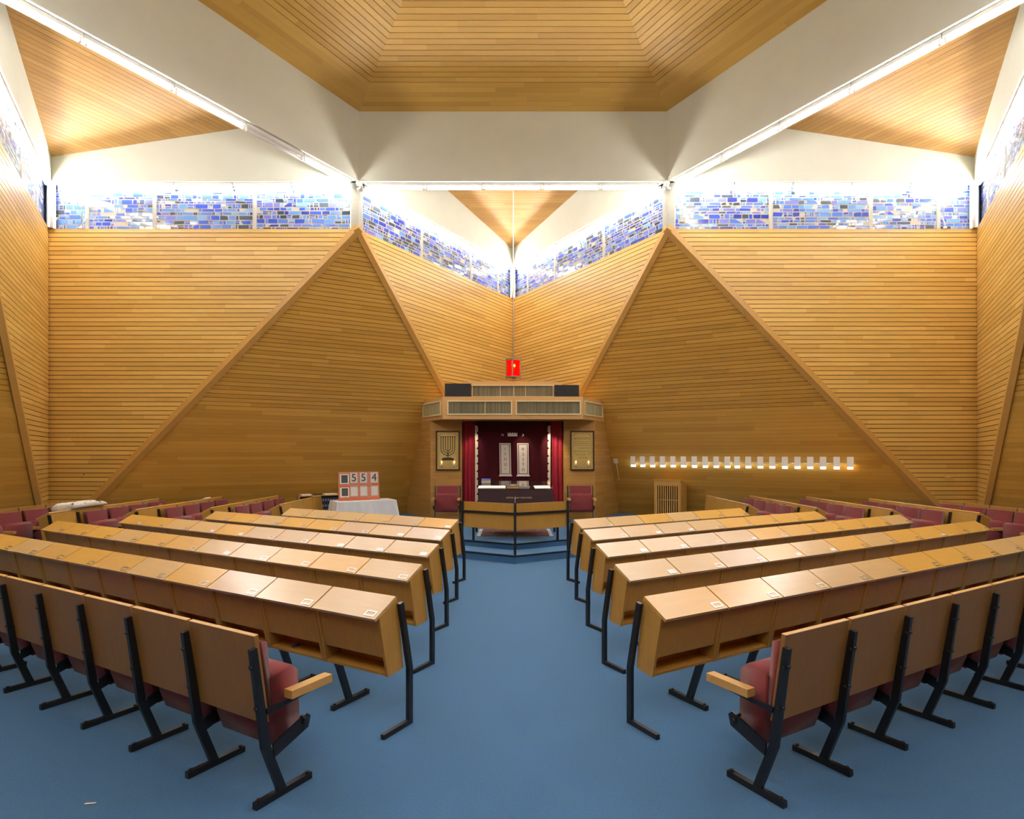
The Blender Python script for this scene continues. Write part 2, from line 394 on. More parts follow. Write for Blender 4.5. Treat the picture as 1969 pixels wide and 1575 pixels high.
for k in range(6):
    p0, p1 = HV(k), HV((k + 1) % 6); d = (p1 - p0).normalized(); n = inward(p0, p1)
    for q in range(15):
        seg = q // 5; i = q % 5
        if k == 4: continue      # nothing of these shows from here
        st = [p0 - d * S, p0, p1][seg]
        p = st + d * (0.15 + TL * (i + 0.5)) + n * (-0.03 if seg == 1 else -0.012) + UP * (ZB - 0.002)
        lit = True
        if k == 1:      # the back line runs right to left in the picture
            wh = ['above the right stained glass window', 'under the middle beam in front of the ark', 'above the left stained glass window'][seg]
            lab = '%s strip light from the right %s' % (ORD[i], wh)
        elif k == 0:
            wh = ['above the window right of the far right corner', 'under the slanting beam on the right', 'above the short window right of the hanging rod'][seg]
            lab = '%s strip light from the near end %s' % (ORD[i], wh)
        elif k == 2:
            wh = ['above the short window left of the hanging rod', 'under the slanting beam on the left', 'above the window left of the far left corner'][seg]
            lab = '%s strip light from the far end %s' % (ORD[i], wh)
            if seg == 1 and i == 1: lit = False; lab = 'unlit strip light with bare white tube under the slanting beam on the left'
        else:
            seen = (k == 3 and seg == 0) or (k == 5 and seg == 2)
            if k == 3: wh = ['above the window at the left edge', 'under the left front beam', 'above the front left window'][seg]
            elif k == 5: wh = ['above the front right window', 'under the right front beam', 'above the window at the right edge'][seg]
            else: wh = ['above the front window, right', 'under the beam behind the viewer', 'above the front window, left'][seg]
            far = i if k == 3 else 4 - i
            lab = '%s strip light from the far end %s' % (ORD[far], wh)
        strip(p, d, lab, lit)

# ------------------------------------------------------------------ desk units and folding seats: shared meshes
PW = 0.531                     # width of one place
hw = PW / 2
def mk(fn, name, **k):
    mb = MB(); fn(mb); return mb.mesh(name, **k)
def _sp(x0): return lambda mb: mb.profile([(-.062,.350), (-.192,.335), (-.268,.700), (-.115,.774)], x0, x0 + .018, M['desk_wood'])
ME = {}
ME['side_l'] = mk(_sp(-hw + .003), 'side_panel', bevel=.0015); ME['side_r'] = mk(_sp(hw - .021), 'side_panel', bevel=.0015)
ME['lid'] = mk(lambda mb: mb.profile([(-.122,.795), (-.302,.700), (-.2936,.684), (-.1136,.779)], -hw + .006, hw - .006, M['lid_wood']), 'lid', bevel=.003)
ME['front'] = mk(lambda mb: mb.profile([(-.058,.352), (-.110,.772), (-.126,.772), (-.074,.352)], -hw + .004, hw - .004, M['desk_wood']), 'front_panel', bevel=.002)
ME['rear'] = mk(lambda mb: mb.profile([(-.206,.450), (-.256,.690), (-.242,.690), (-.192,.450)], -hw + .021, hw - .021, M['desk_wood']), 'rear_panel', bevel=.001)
ME['shelf'] = mk(lambda mb: mb.profile([(-.074,.350), (-.190,.337), (-.193,.353), (-.076,.367)], -hw + .021, hw - .021, M['desk_wood']), 'shelf', bevel=.001)
LS = Matrix.Translation((0, -.302, .700)) @ Matrix.Rotation(math.atan2(.095, .180), 4, 'X')      # lid surface frame: y runs up the slope
def _holder(mb):
    x0, x1, y0, y1, t, z = hw - .108, hw - .030, .016, .060, .008, .0028
    for lo, hi in (((x0,y0,0),(x1,y0+t,z)), ((x0,y1-t,0),(x1,y1,z)), ((x0,y0+t,0),(x0+t,y1-t,z)), ((x1-t,y0+t,0),(x1,y1-t,z))): mb.box(lo, hi, M['metal'], LS)
ME['holder'] = mk(_holder, 'card_holder')
ME['card'] = mk(lambda mb: mb.box((hw-.101, .023, 0), (hw-.037, .053, .0016), M['card'], LS), 'name_card')
def _endleg(mb): mb.profile([(0,0), (0,.345), (-.085,.757), (-.119,.750), (-.036,.342), (-.036,.030), (-.257,.030), (-.257,0)], -.013, .013, M['black'])
ME['endleg'] = mk(_endleg, 'leg', bevel=.003)
def _tleg(mb):      # post of the folding seat with its runner on the floor; origin at the foot of the post
    mb.box((-.015, -.146, 0), (.015, .176, .032), M['black'])
    for y in (-.125, .155): mb.tube([(0, y, .03), (0, y, .042)], .009, M['black'], 8)
    mb.profile([(.022,.030), (-.066,.262), (-.141,.750), (-.172,.746), (-.108,.262), (-.022,.030)], -.013, .013, M['black'])
ME['tleg'] = mk(_tleg, 'leg', bevel=.002)
def _tshort(mb):    # runner and short post under a desk box
    mb.box((-.015, -.146, 0), (.015, .176, .032), M['black'])
    for y in (-.125, .155): mb.tube([(0, y, .03), (0, y, .042)], .009, M['black'], 8)
    mb.profile([(.022,.030), (-.060,.262), (-.094,.3335), (-.136,.331), (-.106,.262), (-.022,.030)], -.013, .013, M['black'])
ME['tshort'] = mk(_tshort, 'leg', bevel=.002)
def _bolt(mb):
    for z in (.46, .66):
        y = -.085 - .067 * (z - .27) / .48
        mb.tube([(0, y - .03, z), (0, y - .004, z)], .008, M['black'], 8)
        mb.tube([(-.013, y - .012, z - .004), (-.03, y - .012, z - .004)], .007, M['black'], 8)
ME['bolt'] = mk(_bolt, 'bolts')
ME['panel'] = mk(lambda mb: mb.profile([(-.081,.370), (-.141,.797), (-.119,.800), (-.059,.373)], -hw + .010, hw - .010, M['chair_wood']), 'back_panel', bevel=.003)
def _ptop(mb): mb.profile([(-.1415,.7965), (-.1425,.8005), (-.119,.8035), (-.118,.7995)], -hw + .010, hw - .010, M['edge_wood'])
ME['ptop'] = mk(_ptop, 'edge_strip')
def _cush(mb): mb.profile([(-.062,.415), (-.109,.748), (-.065,.752), (-.045,.742), (-.010,.43), (-.020,.415)], -hw + .045, hw - .045, M['velvet'])
ME['cush'] = mk(_cush, 'back_cushion', bevel=.014, segs=3, smooth=True)
def _seat(mb): mb.profile([(-.006,.30), (-.030,.56), (-.015,.585), (.095,.592), (.132,.555), (.140,.27), (.098,.205), (.030,.200)], -hw + .036, hw - .036, M['velvet'])
ME['seat'] = mk(_seat, 'seat_cushion', bevel=.016, segs=3, smooth=True)
def _hinge(mb):
    mb.profile([(-.050,.205), (.150,.272), (.164,.325), (.140,.345), (-.055,.268)], -.006, .006, M['black'])
    mb.tube([(-.018, .128, .305), (.018, .128, .305)], .012, M['black'], 10)
    mb.tube([(-.010, .118, .330), (.026, .118, .330)], .009, M['black'], 8)
ME['hinge'] = mk(_hinge, 'hinge_plate', bevel=.0015)
ME['arm'] = mk(lambda mb: mb.box((-.028, .022, .462), (.028, .275, .502), M['edge_wood']), 'armrest', bevel=.005, segs=2)
ME['armbar'] = mk(lambda mb: mb.profile([(-.094,.452), (.200,.461), (.200,.448), (-.090,.425)], -.0055, .0055, M['black']), 'armrest_bracket')

def T3(x, y=0, z=0): return Matrix.Translation((x, y, z))
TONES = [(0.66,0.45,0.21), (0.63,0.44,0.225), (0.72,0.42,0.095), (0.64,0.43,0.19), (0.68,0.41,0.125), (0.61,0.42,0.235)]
rng = random.Random(3)
def desk(loc, rz, label, group, ends, legs, card, tone):
    """ends: +1 / -1 for an aisle leg on that side; legs: list of (x, kind)."""
    t = thing('lectern_desk', label, 'desk', loc, rz, group)
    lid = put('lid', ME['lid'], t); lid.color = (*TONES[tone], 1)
    put('card_holder', ME['holder'], lid)
    if card: put('name_card', ME['card'], lid)
    put('side_panel', ME['side_l'], t); put('side_panel', ME['side_r'], t)
    put('front_panel', ME['front'], t); put('rear_panel', ME['rear'], t); put('shelf', ME['shelf'], t)
    for x, kind in legs:
        if kind == 'end': put('leg', ME['endleg'], t, T3(x))
        else: put('leg', ME['tshort'], t, T3(x, .016))
    return t
def seat(loc, rz, label, group, legs, panel=True, cat='chair'):
    """Folding seat; origin at the feet of the posts. legs: list of x (side posts with armrest); each may be (x, arm_shift)."""
    t = thing('folding_seat', label, cat, loc, rz, group)
    if panel:
        p = put('back_panel', ME['panel'], t); put('edge_strip', ME['ptop'], p)
    put('back_cushion', ME['cush'], t); put('seat_cushion', ME['seat'], t)
    for x, sh in legs:
        l = put('leg', ME['tleg'], t, T3(x))
        if panel: put('bolts', ME['bolt'], l, T3(0))
        put('hinge_plate', ME['hinge'], t, T3(x + (0.0 if not sh else sh * .5)))
        a = put('armrest', ME['arm'], t, T3(x + sh)); put('armrest_bracket', ME['armbar'], a, T3(-sh * .4))
    return t

ROWN = ['nearest', 'second', 'third', 'fourth', 'farthest']
NU = [12, 11, 10, 8, 6]
CARDS = {('L',0):[], ('L',1):[4], ('L',2):[0,1,2,5,6,9], ('L',3):[0,1], ('L',4):[0], ('R',0):[], ('R',1):[0,3,4,8], ('R',2):[0,1,3], ('R',3):[1,2], ('R',4):[]}
for side in 'LR':
    sg = -1 if side == 'L' else 1
    rz = R(-30) if side == 'L' else R(30)
    rt = Vector((math.cos(rz), math.sin(rz), 0)); fw = Vector((-math.sin(rz), math.cos(rz), 0))
    word = 'left' if side == 'L' else 'right'
    for r in range(5):
        base = Vector((-.631 if side == 'L' else .717, 3.622 + 1.0135 * r, 0))
        for i in range(NU[r]):
            c = base + rt * (sg * (i + .5) * PW)
            legs = []
            if i == 0: legs.append((-sg * (hw + .011), 'end'))
            legs.append((sg * hw, 'tee'))
            tone = rng.choice([0, 0, 1, 3, 5]) if i < 5 else rng.choice([0, 2, 2, 4, 3])
            if rng.random() < .22: tone = 2
            where = 'at the centre aisle' if i == 0 else '%s from the aisle' % ORD[i]
            lab = '%s desk %s in the %s row on the %s' % ('oak' if tone in (2, 4) else 'pale oak', where, ROWN[r], word)
            desk(c, rz, lab, 'lectern desks of the %s block, %s row' % (word, ROWN[r]), None, legs, i in CARDS[(side, r)], tone)
    # the backs of the last row of seats, nearest the viewer
    p0 = Vector((-1.181, 2.718, 0)) if side == 'L' else Vector((1.254, 2.734, 0))
    b0 = p0 + fw * .146 + rt * (sg * .013)
    for i in range(7):
        c = b0 + rt * (sg * (i + .5) * PW)
        legs = [(sg * hw, 0.0)]
        if i == 0: legs.append((-sg * hw, -sg * .024))
        seat(c, rz, 'wooden backed red folding seat, %s in the near %s row' % ('at the aisle end' if i == 0 else ORD[i] + ' from the aisle', word), 'seats of the near %s row' % word, legs)

# side blocks facing the middle
SX = [7.70, 6.70, 5.76, 4.77, 3.92]; SY = [10.76, 8.49, 8.98, 9.29, 9.87]; SN = [5, 5, 5, 5, 4]
SROW = ['last', 'fourth', 'third', 'second', 'front']
for side in 'LR':
    sg = -1 if side == 'L' else 1
    rz = R(-90) if side == 'L' else R(90)
    word = 'left' if side == 'L' else 'right'
    for r in range(5):
        for i in range(SN[r]):
            y = SY[r] + (i + .5) * PW if r else (10.76 if side == 'L' else 10.62) - (i + .5) * PW
            x = .02 + sg * (SX[r] - .12)
            loc = (x, y, 0)
            nearsgn = 1 if side == 'L' else -1          # local x sign of the end nearest the viewer
            if r:
                legs = [(nearsgn * (hw + .011), 'end')] if i == 0 else []
                if r == 4: legs.append((-nearsgn * hw, 'tee'))
                lab = 'oak desk, %s from the near end, %s row of the %s side block' % (ORD[i], SROW[r], word)
                desk(loc, rz, lab, 'lectern desks of the %s side block' % word, None, legs, False, rng.choice([0, 2, 3]))
            if r == 0 or (r < 4 and i > 0):
                sl = (x - sg * (.068 if r else 0), y, 0)
                legs = [(nearsgn * hw, 0.0)]
                if (r and i == SN[r] - 1) or (r == 0 and i == 0): legs.append((-nearsgn * hw, 0.0))
                if r == 0:
                    lab = 'red folding seat, %s from the far end, last row of the %s side block' % (ORD[i], word)
                else:
                    lab = 'red folding seat, %s from the near end, %s row of the %s side block' % (ORD[i - 1], SROW[r], word)
                seat(sl, rz, lab, 'red seats of the %s side block' % word, legs, panel=(r == 0))

# ------------------------------------------------------------------ platform of the ark
def text_obj(name, body, size, mat, parent, mx, align='CENTER', ext=0.002, bold=0.0):
    cu = bpy.data.curves.new(name, 'FONT'); cu.body = body; cu.size = 1.0; cu.align_x = align; cu.align_y = 'CENTER'; cu.resolution_u = 4; cu.fill_mode = 'NONE'
    o = bpy.data.objects.new(name, cu); COL.objects.link(o)
    dg = bpy.context.evaluated_depsgraph_get(); me = bpy.data.meshes.new_from_object(o.evaluated_get(dg))
    bpy.data.objects.remove(o); bpy.data.curves.remove(cu)
    bm = bmesh.new(); bm.from_mesh(me)
    bmesh.ops.remove_doubles(bm, verts=bm.verts, dist=.0004)
    loops, seen = [], set()          # contours that only overlap are filled one by one, holes with the contour round them
    for v0 in bm.verts:
        if v0 in seen: continue
        st, vs_ = [v0], []
        while st:
            v = st.pop()
            if v in seen: continue
            seen.add(v); vs_.append(v); st += [e.other_vert(v) for e in v.link_edges]
        es = list({e for v in vs_ for e in v.link_edges}); xs_ = [v.co.x for v in vs_]; ys_ = [v.co.y for v in vs_]
        if es: loops.append((es, min(xs_), max(xs_), min(ys_), max(ys_)))
    loops.sort(key=lambda l: -(l[2] - l[1]) * (l[4] - l[3])); outer = []
    for l in loops:
        for q in outer:
            if q[1] < l[1] and l[2] < q[2] and q[3] < l[3] and l[4] < q[4]: q[0].extend(l[0]); break
        else: outer.append(l)
    for q in outer: bmesh.ops.triangle_fill(bm, use_beauty=True, use_dissolve=False, edges=q[0])
    bmesh.ops.recalc_face_normals(bm, faces=bm.faces)
    ex_ = bmesh.ops.extrude_face_region(bm, geom=bm.faces[:])
    for v in ex_['geom']:
        if isinstance(v, bmesh.types.BMVert): v.co.z += ext / size
    bmesh.ops.recalc_face_normals(bm, faces=bm.faces)
    bm.to_mesh(me); bm.free()
    me.transform(Matrix.Scale(size, 4)); me.name = name; me.materials.clear(); me.materials.append(mat)
    return put(name, me, parent, mx)
HEB = lambda s: s[::-1]      # written right to left
FRONT = Matrix.Rotation(R(90), 4, 'X')          # text standing upright and facing the viewer
def slab(name, pts, z0, z1, mat, parent=None):
    mb = MB(); mb.prism([(x, y, z0) for x, y in pts], (0, 0, z1 - z0), mat); return build(name, mb, None, parent)
REAR = [(2.15, 12.2), (2.95, 13.2), (2.95, 14.05), (0.0, 15.75), (-2.95, 14.05), (-2.95, 13.2), (-2.15, 12.2)]
st1 = slab('floor_platform_lower', [(-2.15, 10.03), (.03, 8.77), (2.15, 9.99)] + REAR, 0.0, .112, M['carpet']); struct(st1)
st2 = slab('floor_platform_upper', [(-2.15, 10.61), (.03, 9.35), (2.15, 10.57)] + REAR, .112, .20, M['carpet']); struct(st2)
M['nosing'] = plain('step_nosing', (0.03, 0.027, 0.025), 0.3, metal=0.6)
mb = MB()
for (y0, z) in ((8.77, .112), (9.35, .20)):
    for sgn in (-1, 1):
        a = Vector((.03, y0, z)); b = Vector((sgn * .90, y0 + .87 * .577 + (.02 if sgn < 0 else 0), z)); d = (b - a).normalized(); n = Vector((0, 1, 0)) - d * d.y; n.normalize()
        mb.prism([a - n * .006 - UP * .012, a + n * .034 - UP * .0, a + n * .034 + UP * .006, a - n * .006 + UP * .006], b - a, M['nosing'])
o = build('step_nosing', mb, None, st2)

# ------------------------------------------------------------------ ark: boarded front, side wings, curtain, canopy
AY = 12.9
XF = Vector((1, 0, 0)); nF = Vector((0, -1, 0))
M['boards_ark'] = board_mat('ark_boards', (0.40, 0.21, 0.045), (0.55, 0.31, 0.085), plank=1.3)
for word, x0, x1 in (('left', -1.80, -1.115), ('right', 1.115, 1.80)):
    boards('wall_ark_%s' % word, [(x0, .2), (x1, .2), (x1, 2.354), (x0, 2.354)], Vector((0, AY, 0)), XF, UP, nF, 0.075, lambda h: .0022, M['boards_ark'], voff=8000)
    sg = -1 if word == 'left' else 1
    ex = Vector((sg * .5, .866, 0)); o0 = Vector((sg * 1.80, AY, 0)); nn = Vector((sg * .866, -.5, 0))
    boards('wall_ark_wing_%s' % word, [(0, .2), (1.50, .2), (1.20, 2.354), (0.0, 2.354)], o0, ex, UP, nn, 0.075, lambda h: .0022, M['boards_ark'], voff=8200 if sg > 0 else 8300)
mb = MB(); mb.box((-1.2, 13.22, .2), (1.2, 13.26, 2.35), M['gap']); struct(build('wall_ark_back', mb))
# floor to canopy sides of the recess
mb = MB()
for s_ in (-1, 1): mb.box((min(s_*1.118, s_*1.15), 12.905, .2), (max(s_*1.118, s_*1.15), 13.22, 2.35), M['desk_wood'])
struct(build('wall_ark_recess', mb))

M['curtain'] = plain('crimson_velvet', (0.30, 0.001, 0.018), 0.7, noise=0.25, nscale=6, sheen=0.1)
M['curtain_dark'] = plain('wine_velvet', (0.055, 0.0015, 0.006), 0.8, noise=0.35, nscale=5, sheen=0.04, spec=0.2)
M['braid'] = plain('cream_braid', (0.62, 0.55, 0.42), 0.8, noise=0.3, nscale=60)
M['tablet'] = plain('ivory_brocade', (0.74, 0.68, 0.58), 0.8, noise=0.12, nscale=40)
M['letter'] = plain('red_lettering', (0.20, 0.015, 0.02), 0.7)
M['silver'] = plain('silver_thread', (0.80, 0.76, 0.72), 0.6)
M['gold'] = plain('gold_thread', (0.72, 0.58, 0.26), 0.5)
def drape(x0, x1, z0, z1, y, amp, n, mat, seed, flare=0.0):
    mb = MB(); rg = random.Random(seed); NX = int(n * 8); NZ = 14; g = []
    ph = [rg.uniform(0, 6.28) for _ in range(4)]
    for k in range(NZ + 1):
        z = z1 + (z0 - z1) * k / NZ; row = []
        for i in range(NX + 1):
            u = i / NX; x = x0 + (x1 - x0) * u + (x0 + x1 > 0 and 1 or -1) * flare * (k / NZ) * (u if x0 + x1 > 0 else 1 - u)
            a = amp * (.45 + .55 * k / NZ)
            row.append(mb.bm.verts.new((x, y + a * math.sin(u * n * 6.283 + ph[0] + .4 * math.sin(k * .3 + ph[1])) + a * .4 * math.sin(u * n * 14.1 + ph[2]), z)))
        g.append(row)
    mi = mb.mi(mat)
    for k in range(NZ):
        for i in range(NX):
            f = mb.bm.faces.new([g[k][i], g[k][i+1], g[k+1][i+1], g[k+1][i]]); f.material_index = mi; f.smooth = True
    return mb
cur = thing('ark_curtain', 'crimson velvet ark curtain with two embroidered ivory tablets beneath the canopy', 'curtain', (0, 13.08, .2))
def atc(mb_): 
    for v in mb_.bm.verts: v.co -= Vector((0, 13.08, .2))
    return mb_
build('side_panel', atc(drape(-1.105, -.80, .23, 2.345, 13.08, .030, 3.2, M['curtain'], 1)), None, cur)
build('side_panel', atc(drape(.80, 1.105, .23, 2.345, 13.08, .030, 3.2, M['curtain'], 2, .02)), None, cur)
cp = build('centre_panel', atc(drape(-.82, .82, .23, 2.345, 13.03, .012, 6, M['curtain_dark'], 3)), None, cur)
for sgn in (-1, 1):      # scalloped braid down each edge of the dark panel
    mb = MB(); z = .24
    while z < 2.18:
        xe = sgn * (.83 - .0)
        q = [(xe, z), (xe, z + .165), (xe - sgn * .030, z + .165), (xe - sgn * .062, z + .140), (xe - sgn * .062, z + .030), (xe - sgn * .030, z)]
        mb.prism([(x, 12.995, h) for x, h in q], (0, .008, 0), M['braid']); z += .168
    build('scalloped_braid', atc(mb), None, cur)
for (cx, letters, rot) in ((-.172, 'וזחטי', .018), (.222, 'אבגדה', .012)):
    tb = MB(); y = 12.99
    def rect(mb_, x0, x1, z0, z1, yy, mat, skew=0.0):
        mb_.prism([(x0 + skew * (1.86 - z0), yy, z0), (x1 + skew * (1.86 - z0), yy, z0), (x1 + skew * (1.86 - z1), yy, z1), (x0 + skew * (1.86 - z1), yy, z1)], (0, .004, 0), mat)
    w2_ = .126
    rect(tb, cx - w2_, cx + w2_, 1.16, 1.865, y, M['tablet'], rot)
    rect(tb, cx - w2_ + .020, cx + w2_ - .020, 1.185, 1.843, y - .003, M['letter'], rot)
    rect(tb, cx - w2_ + .036, cx + w2_ - .036, 1.198, 1.832, y - .006, M['tablet'], rot)
    rect(tb, cx - w2_ - .02, cx + w2_ + .02, 1.135, 1.160, y - .003, M['silver'], rot)
    t_ = build('tablet', atc(tb), None, cur)
    for k, ch in enumerate(letters):
        text_obj('letter', ch, .098, M['letter'], t_, Matrix.Translation((cx + rot * (k * .115 + .1), 12.982 - 13.08, 1.735 - .2 - k * .113)) @ FRONT)
mb = MB()
mb.box((-.112, 12.992, 2.015), (.100, 12.998, 2.055), M['silver']); mb.box((-.112, 12.991, 2.052), (.100, 12.998, 2.064), M['gold'])
pts = [(-.112, 2.064), (.100, 2.064), (.100, 2.105)]
for k in range(4):
    x = .100 - .053 * (k + .5); pts += [(x, 2.072), (x - .0265, 2.105)]
mb.prism([(x, 12.992, z) for x, z in pts], (0, .005, 0), M['silver'])
build('embroidered_crown', atc(mb), None, cur)
text_obj('letter', 'ת', .085, M['silver'], cur, Matrix.Translation((-.226, 12.990 - 13.08, 2.045 - .2)) @ FRONT)
text_obj('letter', 'כ', .085, M['silver'], cur, Matrix.Translation((.222, 12.990 - 13.08, 2.045 - .2)) @ FRONT)

# canopy
can = thing('ark_canopy', 'oak canopy box with cream framed grilles above the red curtain', 'canopy', (0, 12.3, 2.354))
CZ0, CZ1, CYF = 2.354, 2.825, 12.3
plan = [(-1.463, CYF), (1.463, CYF), (2.10, 13.40), (-2.10, 13.40)]
M['canopy_wood'] = grain_mat('canopy_veneer', (0.56, 0.32, 0.115), (0.67, 0.41, 0.16), axis=0, rough=0.4, scale=4)
mb = MB(); mb.prism([(x, y - 12.3, 0) for x, y in plan], (0, 0, CZ1 - CZ0), M['canopy_wood']); build('box', mb, None, can, bevel=.004)
M['grille'] = None
def grille_mat():
    m, nt, b = new_mat('reed_grille')
    tc = nt.nodes.new('ShaderNodeTexCoord'); mp = nt.nodes.new('ShaderNodeMapping'); mp.inputs['Scale'].default_value = (1, 1, .01)
    link(nt, tc.outputs['Object'], mp.inputs[0])
    n = nt.nodes.new('ShaderNodeTexNoise'); n.inputs['Scale'].default_value = 34; n.inputs['Detail'].default_value = 5; n.inputs['Roughness'].default_value = .75; link(nt, mp.outputs[0], n.inputs['Vector'])
    rp = nt.nodes.new('ShaderNodeValToRGB'); rp.color_ramp.elements[0].position = .3; rp.color_ramp.elements[0].color = (.05, .043, .022, 1); rp.color_ramp.elements[1].position = .72; rp.color_ramp.elements[1].color = (.30, .27, .16, 1)
    link(nt, n.outputs['Fac'], rp.inputs[0]); link(nt, rp.outputs[0], b.inputs['Base Color']); b.inputs['Roughness'].default_value = .7
    return m
M['grille'] = grille_mat()
M['grille_pale'] = plain('pale_reed', (.42, .38, .22), .7, noise=.25, nscale=40)
def grille(parent, org, ex, n, w_, h_, fw_=.026, bars=(), name='grille', rm=None):
    """Framed panel of thin upright reeds."""
    g = MB(); F_ = M['cream']
    P = lambda a, h, d: org + ex * a + UP * h + n * d
    def bar(a0, a1, h0, h1, d0, d1, mat): g.prism([P(a0, h0, d0), P(a1, h0, d0), P(a1, h1, d0), P(a0, h1, d0)], n * (d1 - d0), mat)
    bar(0, w_, 0, fw_, .001, .022, F_); bar(0, w_, h_ - fw_, h_, .001, .022, F_); bar(0, fw_, fw_, h_ - fw_, .001, .022, F_); bar(w_ - fw_, w_, fw_, h_ - fw_, .001, .022, F_)
    for a in bars: bar(a - .006, a + .006, fw_, h_ - fw_, .001, .016, F_)
    fr = build('grille_frame', g, None, parent)
    g = MB(); rg = random.Random(int(w_ * 1000)); a = fw_
    while a < w_ - fw_:
        ww = min(rg.uniform(.010, .020), w_ - fw_ - a); dd = rg.uniform(.002, .008)
        g.prism([P(a + .001, fw_, .0005), P(a + ww - .001, fw_, .0005), P(a + ww - .001, h_ - fw_, .0005), P(a + .001, h_ - fw_, .0005)], n * dd, rm or M['grille']); a += ww
    build(name, g, None, fr)
C0 = Vector((0, 12.3, 2.354))
grille(can, Vector((-1.366, 0, .088)), XF, nF, 1.352, .30, bars=(.79,))
grille(can, Vector((.060, 0, .088)), XF, nF, 1.360, .30, bars=())
for sgn in (-1, 1):
    ex = Vector((.637, 1.10, 0)).normalized(); ex.x *= sgn; nn = Vector((sgn * ex.y, -abs(ex.x), 0))
    o0 = Vector((sgn * 1.463, 0, .082)) + ex * .07
    if sgn < 0: grille(can, o0 + ex * 1.02, -ex, nn, 1.02, .312, .03, (), 'grille', M['grille_pale'])
    else: grille(can, o0, ex, nn, 1.02, .312, .03, (.55,), 'grille', M['grille_pale'])
ub = thing('grille_box', 'oak box with wide upright reed grille standing on top of the canopy', 'box', (0, 12.45, 2.825))
mb = MB(); mb.prism([(-.86, 0, 0), (.86, 0, 0), (.866, .2, 0), (1.04, .3, 0), (1.04, .62, 0), (-1.04, .62, 0), (-1.04, .3, 0), (-.866, .2, 0)], (0, 0, .255), M['canopy_wood']); build('box', mb, None, ub)
mb = MB(); mb.prism([(-.86, .02, .256), (.86, .02, .256), (.866, .17, .256), (1.06, .20, .256), (1.06, .62, .256), (-1.06, .62, .256), (-1.06, .20, .256), (-.866, .17, .256)], (0, 0, .085), M['canopy_wood']); build('top_board', mb, None, ub)
grille(ub, Vector((-.86, 0, 0.0)), XF, nF, 1.72, .256, .018, (.60, .88, 1.13))
M['speaker'] = plain('speaker_cloth', (0.020, 0.019, 0.022), 0.85, noise=.2, nscale=200)
for word, x0, x1, h_ in (('left', -1.42, -.875, .275), ('right', .875, 1.385, .245)):
    t_ = thing('loudspeaker', 'black cloth covered loudspeaker on the canopy, %s of the upper grille' % word, 'loudspeaker', ((x0 + x1) / 2, 12.42, 2.825), 0, 'loudspeakers on the canopy')
    mb = MB(); W_ = x1 - x0
    mb.prism([(-W_/2, -.09, 0), (W_/2, -.09, 0), (W_/2 - .03, .14, 0), (-W_/2 + .06, .14, 0)], (0, 0, h_), M['speaker']); build('cabinet', mb, None, t_, bevel=.006)
    mb = MB(); mb.box((-W_/2 + .012, -.098, .012), (W_/2 - .012, -.091, h_ - .012), M['speaker']); build('front_cloth', mb, None, t_)

# two little spotlights under the canopy light the curtain
for x, e, tx in ((.62, 26, .9), (-.70, 9, -.9), (.12, 8, .25)):
    d = bpy.data.lights.new('canopy_spot', 'SPOT'); d.energy = e; d.spot_size = R(48); d.spot_blend = .7; d.color = (1, .86, .66); d.shadow_soft_size = .03
    o = bpy.data.objects.new('canopy_spot', d); COL.objects.link(o); o.location = (x, 12.62, 2.33)
    o.rotation_euler = (Vector((tx, 13.0, 1.7)) - o.location).to_track_quat('-Z', 'Y').to_euler()

